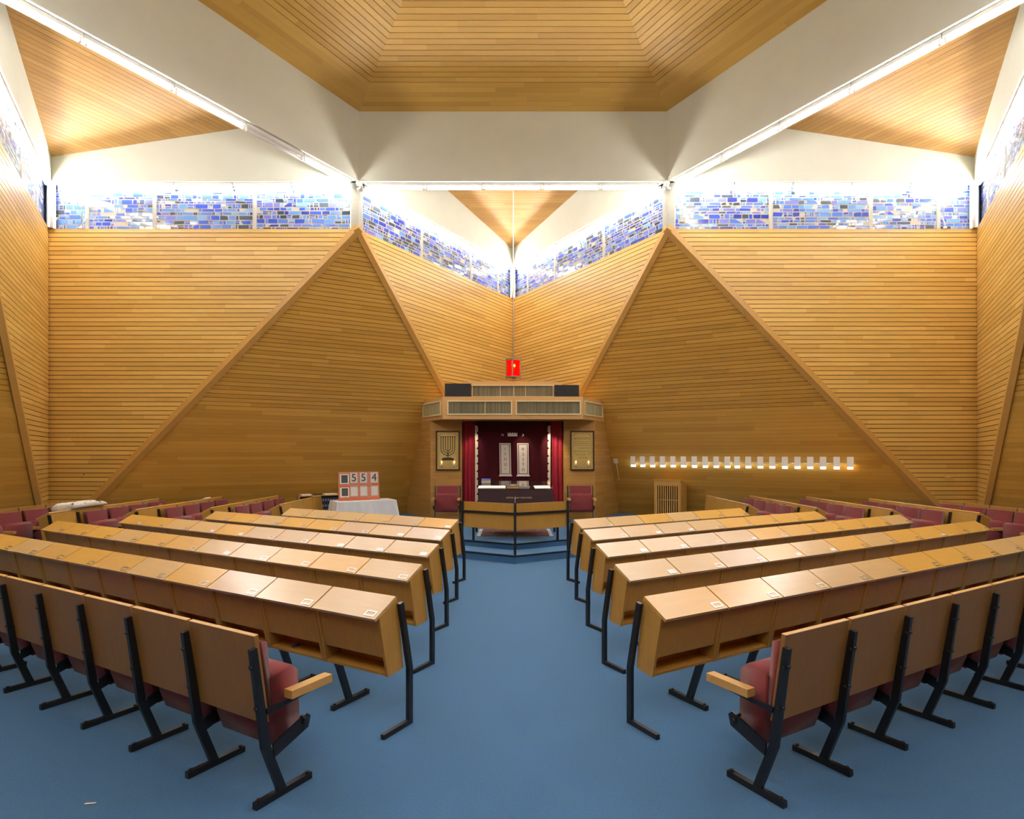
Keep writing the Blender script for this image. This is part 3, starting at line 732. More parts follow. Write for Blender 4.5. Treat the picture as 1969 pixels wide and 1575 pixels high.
# ------------------------------------------------------------------ framed gilt plaques
M['gilt'] = plain('gilt_plate', (0.62, 0.47, 0.16), 0.42, metal=0.35, noise=.06, nscale=20)
M['frame_wood'] = plain('mahogany_frame', (0.055, 0.016, 0.012), 0.3, coat=.4)
M['engraving'] = plain('dark_engraving', (0.045, 0.035, 0.018), 0.6)
M['engraving_lite'] = plain('faint_engraving', (0.33, 0.24, 0.08), 0.6)
M['flame'] = emit('flame_bulb', (1.0, 0.55, 0.16), 4.0)
def plaque(cx, label, menorah):
    t = thing('framed_plaque', label, 'plaque', (cx, AY - .012, 1.70), 0)
    W2, H2 = .262, .432
    mb = MB(); f = .030
    for x0, x1, z0, z1 in ((-W2, W2, -H2, -H2 + f), (-W2, W2, H2 - f, H2), (-W2, -W2 + f, -H2 + f, H2 - f), (W2 - f, W2, -H2 + f, H2 - f)): mb.box((x0, -.030, z0), (x1, .0, z1), M['frame_wood'])
    build('frame', mb, None, t, bevel=.006)
    mb = MB(); mb.box((-W2 + f, -.012, -H2 + f), (W2 - f, -.002, H2 - f), M['gilt']); pl = build('plate', mb, None, t)
    mb = MB(); y = -.0135
    def ln(x0, z0, x1, z1, th=.003, mat=None):
        d = Vector((x1 - x0, 0, z1 - z0)); n = Vector((-d.z, 0, d.x)).normalized() * th
        a, b = Vector((x0, y, z0)), Vector((x1, y, z1)); mb.prism([a - n, b - n, b + n, a + n], (0, .001, 0), mat or M['engraving'])
    bx, bz = W2 - f - .035, H2 - f - .032
    ln(-bx, -bz, -bx, bz - .06, .0022); ln(bx, -bz, bx, bz - .06, .0022); ln(-bx + .06, bz, bx - .06, bz, .0022); ln(-bx + .07, -bz, bx - .07, -bz, .0022)
    for s_ in (-1, 1):
        for a_ in range(5):
            ln(s_ * (bx - .008 * a_), bz - .052 + .011 * a_, s_ * (bx - .012 - .010 * a_), bz - .044 + .011 * a_, .004, M['engraving'])
        for q in range(3): ln(s_ * (bx - .02), .0 + (-.02 if s_ > 0 else .02) + .012 * (q - 1) - .045, s_ * (bx - .055), -.045 + (-.02 if s_ > 0 else .02) + .03 * (q - 1), .004, M['engraving_lite'])
        ln(s_ * .150 - .05, -bz + .018, s_ * .150, -bz + .0, .003); ln(s_ * .150 + .05, -bz + .018, s_ * .150, -bz + .0, .003)
    for z in (-.255, -.29, -.325): 
        ln(-.075, z, .075, z, .0018, M['engraving_lite'])
    for x in (-.078, .078, .03): ln(x, -.245, x, -.335, .0018, M['engraving_lite'])
    if menorah:
        def arc(r):
            p = [(r * math.cos(R(180 + 12 * q)), .045 + r * 1.0 * math.sin(R(180 + 12 * q))) for q in range(16)]
            p = [(-r, .295)] + p + [(r, .295)]
            for a_, b_ in zip(p, p[1:]): ln(a_[0], a_[1], b_[0], b_[1], .0085)
        for r in (.150, .102, .054): arc(r)
        ln(0, .295, 0, -.135, .0085)
        for q in range(-3, 4):
            x = q * .050 if abs(q) < 3 else q * .050
            ln(x, .295, x, .318, .016)
            mb.prism([(x - .007, y - .001, .318), (x + .007, y - .001, .318), (x, y - .001, .345)], (0, .001, 0), M['card'])
        for z, r in ((-.075, .016), (-.115, .020)): ln(-r, z, r, z, .010)
        mb.prism([(-.13, y, -.215), (.13, y, -.215), (.135, y, -.175), (.06, y, -.150), (-.06, y, -.150), (-.135, y, -.175)], (0, .001, 0), M['engraving'])
        for q in range(-4, 5): ln(q * .027 - .006, -.192, q * .027 + .006, -.192, .006, M['engraving_lite'])
    build('engraving', mb, None, pl)
    if not menorah:
        T_ = lambda s, z, size, x=0, mat=None, bold=0.0: text_obj('text_line', HEB(s), size, mat or M['engraving'], pl, Matrix.Translation((x, -.0135, z)) @ FRONT, bold=bold, ext=.0006)
        T_('ברכת כהנים', .265, .070, 0)
        T_('ברוך אתה ה׳ אלהינו מלך העולם', .195, .0285, 0); T_('אשר קדשנו בקדושתו של אהרן', .155, .0285, 0); T_('וצונו לברך את עמו ישראל באהבה', .115, .0285, 0)
        T_('יברכך ה׳ וישמרך', .055, .036, .05); T_('יאר ה׳ פניו אליך ויחנך', -.018, .036, .0); T_('ישא ה׳ פניו אליך', -.088, .036, -.04); T_('וישם לך שלום', -.158, .036, .02)
    for s_ in (-1, 1):      # little candle bulbs at the foot of the plate
        mb = MB(); x = s_ * .137
        mb.tube([(x, -.022, -.335), (x, -.022, -.315), (x, -.022, -.275)], [.016, .022, .010], M['white'], 10); mb.tube([(x - .02, -.024, -.330), (x + .02, -.024, -.29)], .006, M['engraving'], 6)
        cb_ = build('candle_holder', mb, None, t)
        mb = MB(); mb.tube([(x, -.022, -.275), (x, -.022, -.255), (x, -.022, -.22)], [.006, .011, .002], M['flame'], 8); build('flame_bulb', mb, None, cb_)
plaque(-1.415, 'gilt plaque engraved with a seven branched candelabrum, left of the red curtain', True)
plaque(1.515, 'gilt plaque engraved with a prayer in dark letters, right of the red curtain', False)

# two seats against the ark wall
for word, x in (('left', -1.39), ('right', 1.44)):
    o = seat((x, 12.50, .2), R(180), 'single red folding seat under the gilt plaque %s of the ark curtain' % word, 'seats beside the ark', [(-hw, 0.0), (hw, 0.0)])

# ------------------------------------------------------------------ reading platform: railing and table
lec = thing('reading_stand_front', 'V shaped oak front with black steel posts and rail before the reading table', 'railing', (.035, 8.86, .112))
def rel(v): return Vector(v) - Vector((.035, 8.86, .112))
Cp = Vector((.035, 8.88, 0)); Ls = Vector((-.80, 9.33, 0)); Rs = Vector((.87, 9.33, 0))
for e in (Ls, Rs):
    d = (e - Cp).normalized(); n = Vector((0, 1, 0)) - d * d.y; n.normalize()
    mb = MB(); a, b = Cp + d * .022 + n * .012, e - d * .02 + n * .012
    mb.prism([rel(a + UP * .484), rel(b + UP * .484), rel(b + UP * .884), rel(a + UP * .884)], n * .022, M['desk_wood']); build('front_panel', mb, None, lec, bevel=.002)
    mb = MB(); a, b = Cp - n * .016, e + d * .055 - n * .016
    mb.prism([rel(a + UP * .715), rel(a + UP * .750), rel(a + n * .026 + UP * .750), rel(a + n * .026 + UP * .715)], b - a, M['black']); build('rail', mb, None, lec)
for p, zt in ((Cp, .90), (Ls, .895), (Rs, .895)):
    mb = MB(); c = rel(p); mb.box((c.x - .019, c.y - .019, 0), (c.x + .019, c.y + .019, zt - .112), M['black']); build('post', mb, None, lec, bevel=.003)
mb = MB(); c = rel(Cp); mb.tube([(c.x, c.y + .04, .77), (c.x, c.y + .04, .875)], .006, M['metal'], 8); mb.sphere((c.x, c.y + .04, .88), .012, M['black']); build('microphone_stem', mb, None, lec)

M['table_velvet'] = plain('aubergine_velvet', (0.030, 0.008, 0.016), 0.75, noise=.3, nscale=8, sheen=.35)
tab = thing('reading_table', 'velvet draped reading table with glass top before the ark', 'table', (.055, 10.35, .2))
def trel(x, y, z): return Vector((x - .055, y - 10.35, z - .2))
for x, y in ((-.655, 9.84), (.745, 9.84), (-.665, 10.84), (.765, 10.84)):
    mb = MB(); c = trel(x, y, .2); mb.box((c.x - .02, c.y - .02, 0), (c.x + .02, c.y + .02, .55), M['black']); build('leg', mb, None, tab)
mb = MB()
hwf, hwb = .620, .615
zf, zb, zl = 1.035, 1.125, .56
A_ = [trel(.055 - hwf - .03, 9.87, zl), trel(.055 + hwf + .05, 9.87, zl), trel(.055 + hwf, 9.90, zf), trel(.055 - hwf, 9.90, zf)]
B_ = [trel(.055 - hwb - .03, 10.86, zl), trel(.055 + hwb + .03, 10.86, zl), trel(.055 + hwb, 10.85, zb), trel(.055 - hwb, 10.85, zb)]
i = mb.mi(M['table_velvet'])
va = [mb.bm.verts.new(p) for p in A_]; vb = [mb.bm.verts.new(p) for p in B_]
for q in ((va[0], va[1], va[2], va[3]), (vb[1], vb[0], vb[3], vb[2]), (va[1], vb[1], vb[2], va[2]), (vb[0], va[0], va[3], vb[3]), (va[3], va[2], vb[2], vb[3]), (va[1], va[0], vb[0], vb[1])): mb.bm.faces.new(q).material_index = i
dr = build('velvet_drape', mb, None, tab, bevel=.012, segs=2)
text_obj('embroidered_line', HEB('מתנת סופיה ואשר אמלפוין'), .040, M['gold'], dr, Matrix.Translation(trel(.105, 9.872, .900)) @ FRONT)
def tilt(x, y): return trel(x, y, zf + (zb - zf) * (y - 9.90) / .95)
sl = math.atan2(zb - zf, .95)
m, nt, b = new_mat('table_glass'); b.inputs['Base Color'].default_value = (.9, .95, .93, 1); b.inputs['Transmission Weight'].default_value = 1; b.inputs['Roughness'].default_value = .02; b.inputs['IOR'].default_value = 1.45
mb = MB(); mb.box((-hwf - .005, -.005, .002), (hwf + .005, .955, .010), m, Matrix.Translation(tilt(.055, 9.90)) @ Matrix.Rotation(sl, 4, 'X')); build('glass_top', mb, None, tab)
def on_table(x, y, rz=0): return Matrix.Translation(tilt(x, y) + Vector((.055, 10.35, .2))) @ Matrix.Rotation(sl, 4, 'X') @ Matrix.Rotation(rz, 4, 'Z') @ Matrix.Translation((0, 0, .0115))
def book(label, x, y, rz, wx, dy, th, cover, pages, cat='book'):
    mb = MB(); mb.box((-wx/2 + .004, -dy/2 + .004, .003), (wx/2 - .004, dy/2 - .004, th - .003), pages); 
    o = thing('book', label, cat); o.matrix_world = on_table(x, y, rz)
    c = MB(); c.box((-wx/2, -dy/2, 0), (wx/2, dy/2, .003), cover); c.box((-wx/2, -dy/2, th - .003), (wx/2, dy/2, th), cover); c.box((-wx/2, -dy/2, .003), (-wx/2 + .004, dy/2, th - .003), cover)
    build('cover', c, None, o); build('pages', mb, None, o); return o
brown = plain('brown_leather', (.085, .050, .036), .5, noise=.2, nscale=40); gilt_pg = plain('gilt_pages', (.62, .48, .22), .5); grey = plain('grey_cover', (.10, .095, .095), .5); blue = plain('blue_cover', (.03, .06, .28), .45); pgs = plain('paper_pages', (.72, .66, .58), .8)
bk = book('thick brown leather book with gilt page edges on the reading table', .0, 10.06, .05, .22, .27, .040, brown, gilt_pg)
mb = MB(); mb.box((-.035, -.02, .0405), (.03, .02, .0415), M['gold']); build('gold_title', mb, None, bk)
book('slim grey book beside the brown book on the reading table', .20, 10.02, -.12, .17, .16, .022, grey, pgs)
book('blue book with pale page edge at the back left of the reading table', -.48, 10.62, 0, .16, .22, .060, blue, pgs)
def sheet(label, x, y, wx, dy, rz, n_=1, th=.004):
    o = thing('paper_sheet', label, 'paper'); o.matrix_world = on_table(x, y, rz)
    mb = MB(); mb.box((-wx/2, -dy/2, 0), (wx/2, dy/2, th), M['card']); build('sheet', mb, None, o, bevel=.001)
sheet('long stack of white papers at the front left of the reading table', -.355, 10.06, .46, .26, 0, 1, .012)
sheet('white paper sheet at the front right of the reading table', .50, 10.10, .27, .30, .06)

# rug under the table
def rug_mat():
    m, nt, b = new_mat('woven_rug'); tc = nt.nodes.new('ShaderNodeTexCoord')
    v = nt.nodes.new('ShaderNodeTexVoronoi'); v.inputs['Scale'].default_value = 4.5; v.distance = 'MANHATTAN'; link(nt, tc.outputs['Object'], v.inputs['Vector'])
    r_ = nt.nodes.new('ShaderNodeValToRGB'); e = r_.color_ramp.elements; e[0].position = .17; e[0].color = (.36, .28, .07, 1); e[1].position = .25; e[1].color = (.15, .075, .07, 1)
    link(nt, v.outputs['Distance'], r_.inputs[0])
    n = nt.nodes.new('ShaderNodeTexNoise'); n.inputs['Scale'].default_value = 60; link(nt, tc.outputs['Object'], n.inputs['Vector'])
    mx = nt.nodes.new('ShaderNodeMixRGB'); mx.blend_type = 'MULTIPLY'; mx.inputs[0].default_value = .7; link(nt, r_.outputs[0], mx.inputs[1]); link(nt, n.outputs['Color'], mx.inputs[2])
    ad = nt.nodes.new('ShaderNodeMixRGB'); ad.blend_type = 'ADD'; ad.inputs[0].default_value = .35; link(nt, mx.outputs[0], ad.inputs[1]); link(nt, r_.outputs[0], ad.inputs[2])
    link(nt, ad.outputs[0], b.inputs['Base Color']); b.inputs['Roughness'].default_value = .95; return m
rug = thing('rug', 'small brown woven rug with white fringes under the reading table', 'rug', (.04, 10.75, .2))
mb = MB(); mb.box((-.60, -.47, .001), (.60, .47, .010), rug_mat()); build('pile', mb, None, rug)
mb = MB(); rg = random.Random(5)
for s_ in (-1, 1):
    y = -.46
    while y < .46: mb.box((min(s_*.60, s_*(.655 + rg.uniform(0, .02))), y, .001), (max(s_*.60, s_*.665), y + .014, .008), M['card'], Matrix.Rotation(rg.uniform(-.03, .03), 4, 'Z')); y += .022
build('fringe', mb, None, rug)

# ------------------------------------------------------------------ hanging red lamp
lamp = thing('hanging_red_lamp', 'red glass lantern in a pewter frame hanging on a thin white rod', 'lamp', (.010, 12.0, 3.175))
M['pewter'] = plain('pewter', (.30, .29, .24), .45, metal=.7, noise=.3, nscale=60)
rot45 = Matrix.Rotation(R(38), 4, 'Z')
mb = MB(); hs, hh = .098, .385
for sx in (-1, 1):
    for sy in (-1, 1): mb.box((sx*hs - .010, sy*hs - .010, .0), (sx*hs + .010, sy*hs + .010, hh), M['pewter'], rot45)
for z in (0.0, hh - .03):
    for s_ in (-1, 1):
        mb.box((-hs, s_*hs - .012, z), (hs, s_*hs + .012, z + .03), M['pewter'], rot45); mb.box((s_*hs - .012, -hs, z), (s_*hs + .012, hs, z + .03), M['pewter'], rot45)
for sx in (-1, 1):
    for sy in (-1, 1):
        for z in (.01, hh - .01): mb.sphere(rot45 @ Vector((sx*hs, sy*hs, z)), .020, M['pewter'], 8)
mb.box((-hs, -hs, hh - .012), (hs, hs, hh - .002), M['pewter'], rot45)
build('frame', mb, None, lamp)
m, nt, b = new_mat('red_glass'); b.inputs['Base Color'].default_value = (1, .05, .02, 1); b.inputs['Roughness'].default_value = .12
b.inputs['Transmission Weight'].default_value = .85; b.inputs['IOR'].default_value = 1.1; b.inputs['Emission Color'].default_value = (1, .0, .0, 1); b.inputs['Emission Strength'].default_value = .30
mb = MB()
for s_ in (-1, 1):
    mb.box((-hs + .01, s_*hs - .003, .03), (hs - .01, s_*hs + .003, hh - .03), m, rot45); mb.box((s_*hs - .003, -hs + .01, .03), (s_*hs + .003, hs - .01, hh - .03), m, rot45)
build('red_glass', mb, None, lamp)
mb = MB(); mb.sphere((.022, 0, .25), .024, emit('lamp_bulb', (1, .62, .25), 30), 10, (1, 1, 1.4)); mb.tube([(.022, 0, .05), (.022, 0, .22)], .012, M['white'], 8); build('bulb', mb, None, lamp)
mb = MB(); mb.tube([(0, 0, hh - .01), (0, 0, 7.79 - 3.175)], .0085, M['white'], 8); build('hanging_rod', mb, None, lamp)

# ------------------------------------------------------------------ left back corner: cloth covered table with the number board, book rack
rz = R(30); e_ = Vector((math.cos(rz), math.sin(rz), 0)); b_ = Vector((-math.sin(rz), math.cos(rz), 0))
FL = Vector((-3.305, 11.10, 0)); TW, TD, TH = 1.16, .58, .72
side_t = thing('side_table', 'small table under a white cloth holding the number board, left of the ark', 'table', FL + e_ * TW/2 + b_ * TD/2, rz)
mb = MB()
for x in (-1, 1):
    for y in (-1, 1): mb.box((x*(TW/2-.06)-.018, y*(TD/2-.06)-.018, 0), (x*(TW/2-.06)+.018, y*(TD/2-.06)+.018, TH-.02), M['black'])
mb.box((-TW/2+.01, -TD/2+.01, TH-.03), (TW/2-.01, TD/2-.01, TH-.006), M['desk_wood']); build('frame', mb, None, side_t)
tc_ = thing('tablecloth', 'white cloth draped over the small table left of the ark', 'tablecloth', FL + e_ * TW/2 + b_ * TD/2, rz)
mb = MB(); rg = random.Random(8); N = 44; rim = []
per = [(-1, -1), (1, -1), (1, 1), (-1, 1)]
pts = []
for q in range(4):
    a, b2 = per[q], per[(q+1) % 4]
    for t in range(N // 4): pts.append((a[0] + (b2[0]-a[0]) * t / (N//4), a[1] + (b2[1]-a[1]) * t / (N//4)))
top_ = []; low = []
for k, (x, y) in enumerate(pts):
    top_.append(mb.bm.verts.new((x*TW/2, y*TD/2, TH)))
    cr = abs(x * y) > .98; w_ = .012 * math.sin(k * 1.9) + .012 * math.sin(k * .83)
    ox = (x * (TW/2 + .02 + (w_ if abs(x) > .99 else 0)) + (.03 * x if cr else 0)); oy = y * (TD/2 + .02) + (w_ if abs(y) > .99 else 0) + (.03 * y if cr else 0)
    low.append(mb.bm.verts.new((ox, oy, .42 - (.10 if cr else 0) + .015 * math.sin(k * .6))))
mi = mb.mi(M['cloth']); mb.bm.faces.new(top_).material_index = mi
for k in range(len(pts)):
    f = mb.bm.faces.new([top_[k], low[k], low[(k+1) % len(pts)], top_[(k+1) % len(pts)]]); f.material_index = mi
for f in mb.bm.faces: f.smooth = False
build('cloth', mb, None, tc_)

M['salmon'] = plain('salmon_board', (0.56, 0.20, 0.125), 0.6, noise=.12, nscale=12); M['orange'] = plain('orange_paint', (0.62, 0.12, 0.03), .5); M['grey_tile'] = plain('pale_tile', (.58, .57, .53), .5); M['dark_tile'] = plain('slate_tile', (.045, .052, .05), .5)
nb = thing('number_board', 'salmon number board showing 554 in large black figures on the white table', 'sign', FL + e_ * (TW * .44) + b_ * .30 + UP * (TH + .006), rz)
nb.rotation_euler = (R(-6), 0, rz)
BW, BH = .80, .555
mb = MB(); mb.box((-BW/2, 0, 0), (BW/2, .03, BH), M['salmon'])
bd = build('board', mb, None, nb, bevel=.003)
mb = MB(); mb.box((-BW/2 - .004, -.014, BH*.485), (BW/2 + .004, .0, BH*.505), M['salmon']); mb.box((-BW/2, -.012, 0), (BW/2, 0, .032), M['orange']); mb.box((-BW/2 + .02, -.004, BH*.505), (-BW/2 + .17, 0, BH*.505 + .03), M['orange']); mb.box((BW/2 - .15, -.004, BH*.505), (BW/2 - .01, 0, BH*.505 + .03), M['orange']); build('ledge', mb, None, bd)
xs = [-.29, -.105, .085, .300]
for row, z0 in ((1, .318), (0, .062)):
    for c_, x in enumerate(xs):
        hw_, hh_ = (.085, .19) if c_ == 0 else (.072, .205)
        z1 = z0 + (0 if c_ == 0 else .012)
        mb = MB(); mb.box((x - hw_, -.010, z1), (x + hw_, -.001, z1 + hh_), M['card'] if c_ == 0 else M['grey_tile'])
        if c_ == 0: mb.box((x - hw_ + .026, -.0125, z1 + .022), (x + hw_ - .020, -.010, z1 + hh_ - .014), M['dark_tile'])
        elif row == 0:
            for q in range(7): mb.box((x - .045, -.0108, z1 + .03 + q * .021), (x + .045, -.010, z1 + .034 + q * .021), M['card'])
        tl = build('number_tile', mb, None, nb)
        if row == 1 and c_: text_obj('numeral', '554'[c_ - 1], .215, M['black'], tl, Matrix.Translation((x, -.0122, z1 + hh_/2)) @ FRONT, bold=.006)
for x_, lab in ((-.30, 'small folded paper on the white cloth before the number board, left'), (.22, 'small folded paper on the white cloth before the number board, right')):
    t_ = thing('paper_slip', lab, 'paper', FL + e_ * (TW * .44 + x_) + b_ * .16 + UP * (TH + .002), rz + .2); mb = MB(); mb.box((-.07, -.03, 0), (.07, .03, .006), M['card']); build('slip', mb, None, t_)

bk_o = Vector((-4.16, 12.62, 0))
rack = thing('book_rack', 'low wooden rack of dark ledgers behind the left desks', 'shelf', bk_o, rz)
RW, RD, RH = .84, .26, .78
for nm, lo, hi in (('side_panel', (-RW/2, -RD/2, 0), (-RW/2+.022, RD/2, RH)), ('side_panel', (RW/2-.022, -RD/2, 0), (RW/2, RD/2, RH)), ('top_board', (-RW/2+.022, -RD/2, RH-.045), (RW/2-.022, RD/2, RH-.025)), ('shelf', (-RW/2+.022, -RD/2, .42), (RW/2-.022, RD/2, .438)), ('shelf', (-RW/2+.022, -RD/2, .06), (RW/2-.022, RD/2, .08)), ('back_panel', (-RW/2+.022, RD/2-.01, .08), (RW/2-.022, RD/2, RH-.045))):
    mb = MB(); mb.box(lo, hi, M['trim_wood']); build(nm, mb, None, rack)
navy = plain('navy_binding', (.012, .018, .055), .5, noise=.2, nscale=40); sp_lab = plain('spine_label', (.55, .55, .55), .6); dkb = plain('black_binding', (.012, .011, .011), .5)
rgb_ = random.Random(4); x = -RW/2 + .026; n_ = 0
mxr = Matrix.Translation(bk_o) @ Matrix.Rotation(rz, 4, 'Z')
for zb_, hb, col, nm in ((.439, .27, navy, 'upper'), (.081, .30, dkb, 'lower')):
    x = -RW/2 + .026; n_ = 0
    while x < RW/2 - .075 and n_ < 14:
        wd = .0545
        t_ = thing('ledger', '%s ledger from the left on the %s shelf of the dark book rack' % (ORD[n_], nm), 'book', mxr @ Vector((x + wd/2, 0, zb_)), rz, 'ledgers in the book rack')
        mb = MB(); mb.box((-wd/2, -.10, 0), (wd/2, .10, hb), col); build('binding', mb, None, t_, bevel=.003)
        mb = MB()
        if nm == 'upper':
            for zz in (.19, .07): mb.box((-.014, -.1015, zz), (.014, -.1, zz + .035), sp_lab); mb.box((-.006, -.102, zz + .006), (.008, -.1005, zz + .028), navy)
        else: 
            for zz in (.05, .11, .17, .23): mb.prism([(-.02, -.101, zz), (-.012, -.101, zz), (.02, -.101, zz + .03), (.012, -.101, zz + .03)], (0, -.0006, 0), sp_lab)
        build('spine_label', mb, None, t_); x += wd + .0015; n_ += 1
for k, (xx, wd, col, lab) in enumerate(((-.26, .20, 'card', 'white pamphlet pile at the left end of the book rack top'), (-.02, .16, 'dark_tile', 'dark pamphlet lying in the middle of the book rack top'), (.24, .26, 'card', 'pale paper pile at the right end of the book rack top'))):
    t_ = thing('pamphlet', lab, 'paper', mxr @ Vector((xx, -.02, RH - .0245)), rz + .05 * k); mb = MB(); mb.box((-wd/2, -.09, 0), (wd/2, .09, .022), M[col]); build('sheets', mb, None, t_)

# ------------------------------------------------------------------ right back: lattice fronted cabinet
lc = Vector((3.585, 12.60, 0)); rz2 = R(-30); ex = Vector((math.cos(rz2), math.sin(rz2), 0)); by = Vector((-math.sin(rz2), math.cos(rz2), 0))
CW, CD, CH = .574, .52, 1.073
cab = thing('slatted_cabinet', 'oak cabinet with upright slatted front standing before the right leaning wall', 'cabinet', lc - ex * CW/2, rz2)
for x0, nm in ((-CW/2, 'side_panel'), (CW/2 - .024, 'side_panel')):
    mb = MB(); mb.prism([(x0, 0, 0), (x0, CD, 0), (x0, CD, CH - .13), (x0, .02, CH - .004), (x0, 0, CH - .004)], (.024, 0, 0), M['trim_wood']); build(nm, mb, None, cab, bevel=.002)
mb = MB(); mb.prism([(-CW/2 - .008, -.012, CH), (-CW/2 - .008, .02, CH), (-CW/2 - .008, CD, CH - .125), (-CW/2 - .008, CD, CH - .142), (-CW/2 - .008, .02, CH - .018), (-CW/2 - .008, -.012, CH - .018)], (CW + .016, 0, 0), M['edge_wood']); build('top_board', mb, None, cab)
mb = MB()
for lo, hi in (((-CW/2 + .024, .002, CH - .13), (CW/2 - .024, .02, CH - .02)), ((-CW/2 + .024, .002, .02), (CW/2 - .024, .02, .12)), ((-CW/2 + .024, .002, .12), (-CW/2 + .040, .02, CH - .13)), ((CW/2 - .040, .002, .12), (CW/2 - .024, .02, CH - .13))): mb.box(lo, hi, M['trim_wood'])
dr_ = build('door', mb, None, cab)
for q in range(11):
    mb = MB(); x = -CW/2 + .052 + q * (CW - .104) / 10; mb.box((x - .0115, .004, .12), (x + .0115, .018, CH - .13), M['edge_wood']); build('slat', mb, None, dr_)
mb = MB(); mb.box((-CW/2 + .024, .30, .02), (CW/2 - .024, .31, CH - .16), M['gap']); mb.box((-CW/2 + .03, .06, .62), (CW/2 - .03, .065, .64), M['metal'], None); mb.box((-CW/2 + .05, .06, .2), (-CW/2 + .07, .07, .62), M['metal']); build('inner_rack', mb, None, cab)

# ------------------------------------------------------------------ memorial lamps on the right leaning wall
A = HV(1) + UP * ZW; Pp = HV(1) + (TIP(0) - HV(1)).normalized() * TS * S; Qq = HV(1) + (TIP(1) - HV(1)).normalized() * TS * S
exr = (Pp - Qq).normalized(); midr = (Pp + Qq) / 2; eyr = (A - midr).normalized(); nr = exr.cross(eyr).normalized()
if nr.dot(cen + UP * 2 - midr) < 0: nr = -nr
def wall_pt(a, h, d=0.0): return midr + exr * a + eyr * h + nr * d
hz = 1.45 / eyr.z
leanf = Matrix(((exr.x, -nr.x, eyr.x, 0), (exr.y, -nr.y, eyr.y, 0), (exr.z, -nr.z, eyr.z, 0), (0, 0, 0, 1)))
nh = Vector((nr.x, nr.y, 0)).normalized(); frame = Matrix(((exr.x, -nh.x, 0, 0), (exr.y, -nh.y, 0, 0), (0, 0, 1, 0), (0, 0, 0, 1)))      # local x along the wall, -y off the wall, z up
LA = [-1.34, -1.118, -0.892, -0.663, -0.433, -0.206, 0.026, 0.252, 0.478, 0.705, 0.897, 1.115, 1.346, 1.572, 1.804, 2.031, 2.258, 2.481, 2.713, 2.941]
rail = thing('lamp_rail', 'thin grey metal rod carrying the row of small white wall lamps', 'rail', wall_pt(.0, hz, .035))
rail.matrix_world = Matrix.Translation(wall_pt(0, hz, 0)) @ frame
mb = MB(); mb.tube([(LA[0] - .03, -.030, -.005), (LA[-1] + .17, -.030, -.005)], .006, M['metal'], 8)
for a in (LA[0], LA[7], LA[14], LA[-1] + .15): mb.tube([(a, 0.0, -.005), (a, -.03, -.005)], .006, M['metal'], 6)
build('rod', mb, None, rail)
M['lampwhite'] = plain('lamp_white', (.90, .88, .82), .5)
glow_w = emit('lamp_diffuser', (.93, .96, 1.0), 3.6); glow_y = emit('warm_diffuser', (1.0, .72, .34), 6.0)
mb = MB(); mb.box((-.056, -.105, -.070), (.056, -.098, .125), M['lampwhite']); me_shade = mb.mesh('lamp_shade', bevel=.002)
def _dif(mat):
    mb = MB(); mb.box((-.048, -.085, -.112), (.048, -.045, -.066), mat); return mb.mesh('diffuser', bevel=.006, segs=2)
me_dw, me_dy = _dif(glow_w), _dif(glow_y)
mb = MB(); mb.box((-.052, -.092, -.120), (.052, -.040, -.113), M['metal']); me_base = mb.mesh('base_plate')
mb = MB(); mb.box((-.02, -.098, -.052), (.02, -.002, .02), M['metal']); me_arm = mb.mesh('bracket')
for k, a in enumerate(LA):
    o = thing('wall_lamp', '%s small white wall lamp from the left on the right leaning wall' % ORD[k] if k < 19 else 'warm glowing wall lamp at the right end of the lamp row', 'lamp', (0, 0, 0), 0, 'row of white wall lamps')
    o.matrix_world = Matrix.Translation(wall_pt(a, hz, 0)) @ frame
    put('lamp_shade', me_shade, o); put('diffuser', me_dy if k == 19 else me_dw, o); put('bracket', me_arm, o); put('base_plate', me_base, o)

# ------------------------------------------------------------------ small fittings
def small(name, label, cat, loc, fn, part='body', rz_=0, group=None):
    t_ = thing(name, label, cat, loc, rz_, group); mb = MB(); fn(mb); build(part, mb, None, t_); return t_
yel = plain('yellow_tag', (.75, .62, .02), .5)
sw = thing('wall_switch', 'white wall switch box on the leaning wall beside the right wing of the ark', 'switch'); sw.matrix_world = Matrix.Translation(wall_pt(-1.775, 1.632, .0015)) @ leanf
mb = MB(); mb.box((-.045, -.035, -.05), (.045, 0, .05), M['white']); build('box', mb, None, sw, bevel=.004)
mb = MB(); mb.box((-.006, -.008, -.50), (.006, -.001, -.05), M['white']); build('cable_duct', mb, None, sw)
yt = thing('yellow_tag', 'small yellow tag above the white wall switch', 'tag'); yt.matrix_world = Matrix.Translation(wall_pt(-1.83, 1.76, .0015)) @ leanf
mb = MB(); mb.box((-.03, -.004, -.012), (.03, 0, .012), yel); build('tag', mb, None, yt)
for word, v in (('left', 2), ('right', 1)):
    inn = (cen - HV(v)).normalized()
    t_ = thing('ceiling_sensor', 'white twin spotlight sensor under the %s corner of the middle beam' % word, 'sensor', HV(v) + inn * .06 + UP * (ZB - .001), math.atan2(inn.y, inn.x) - PI/2 + PI)
    mb = MB(); mb.tube([(0, 0, 0), (0, 0, -.03), (0, -.01, -.06), (0, -.02, -.075)], [.045, .06, .05, .02], M['white'], 14); build('base', mb, None, t_)
    mb = MB(); mb.tube([(.02, -.01, -.07), (.02, -.01, -.12)], .015, M['white'], 8); mb.sphere((.02, -.03, -.155), .055, M['white'], 12, (1.2, 1, .6)); mb.tube([(.02, -.075, -.155), (.02, -.088, -.155)], .018, M['metal'], 8); build('spot_head', mb, None, t_)
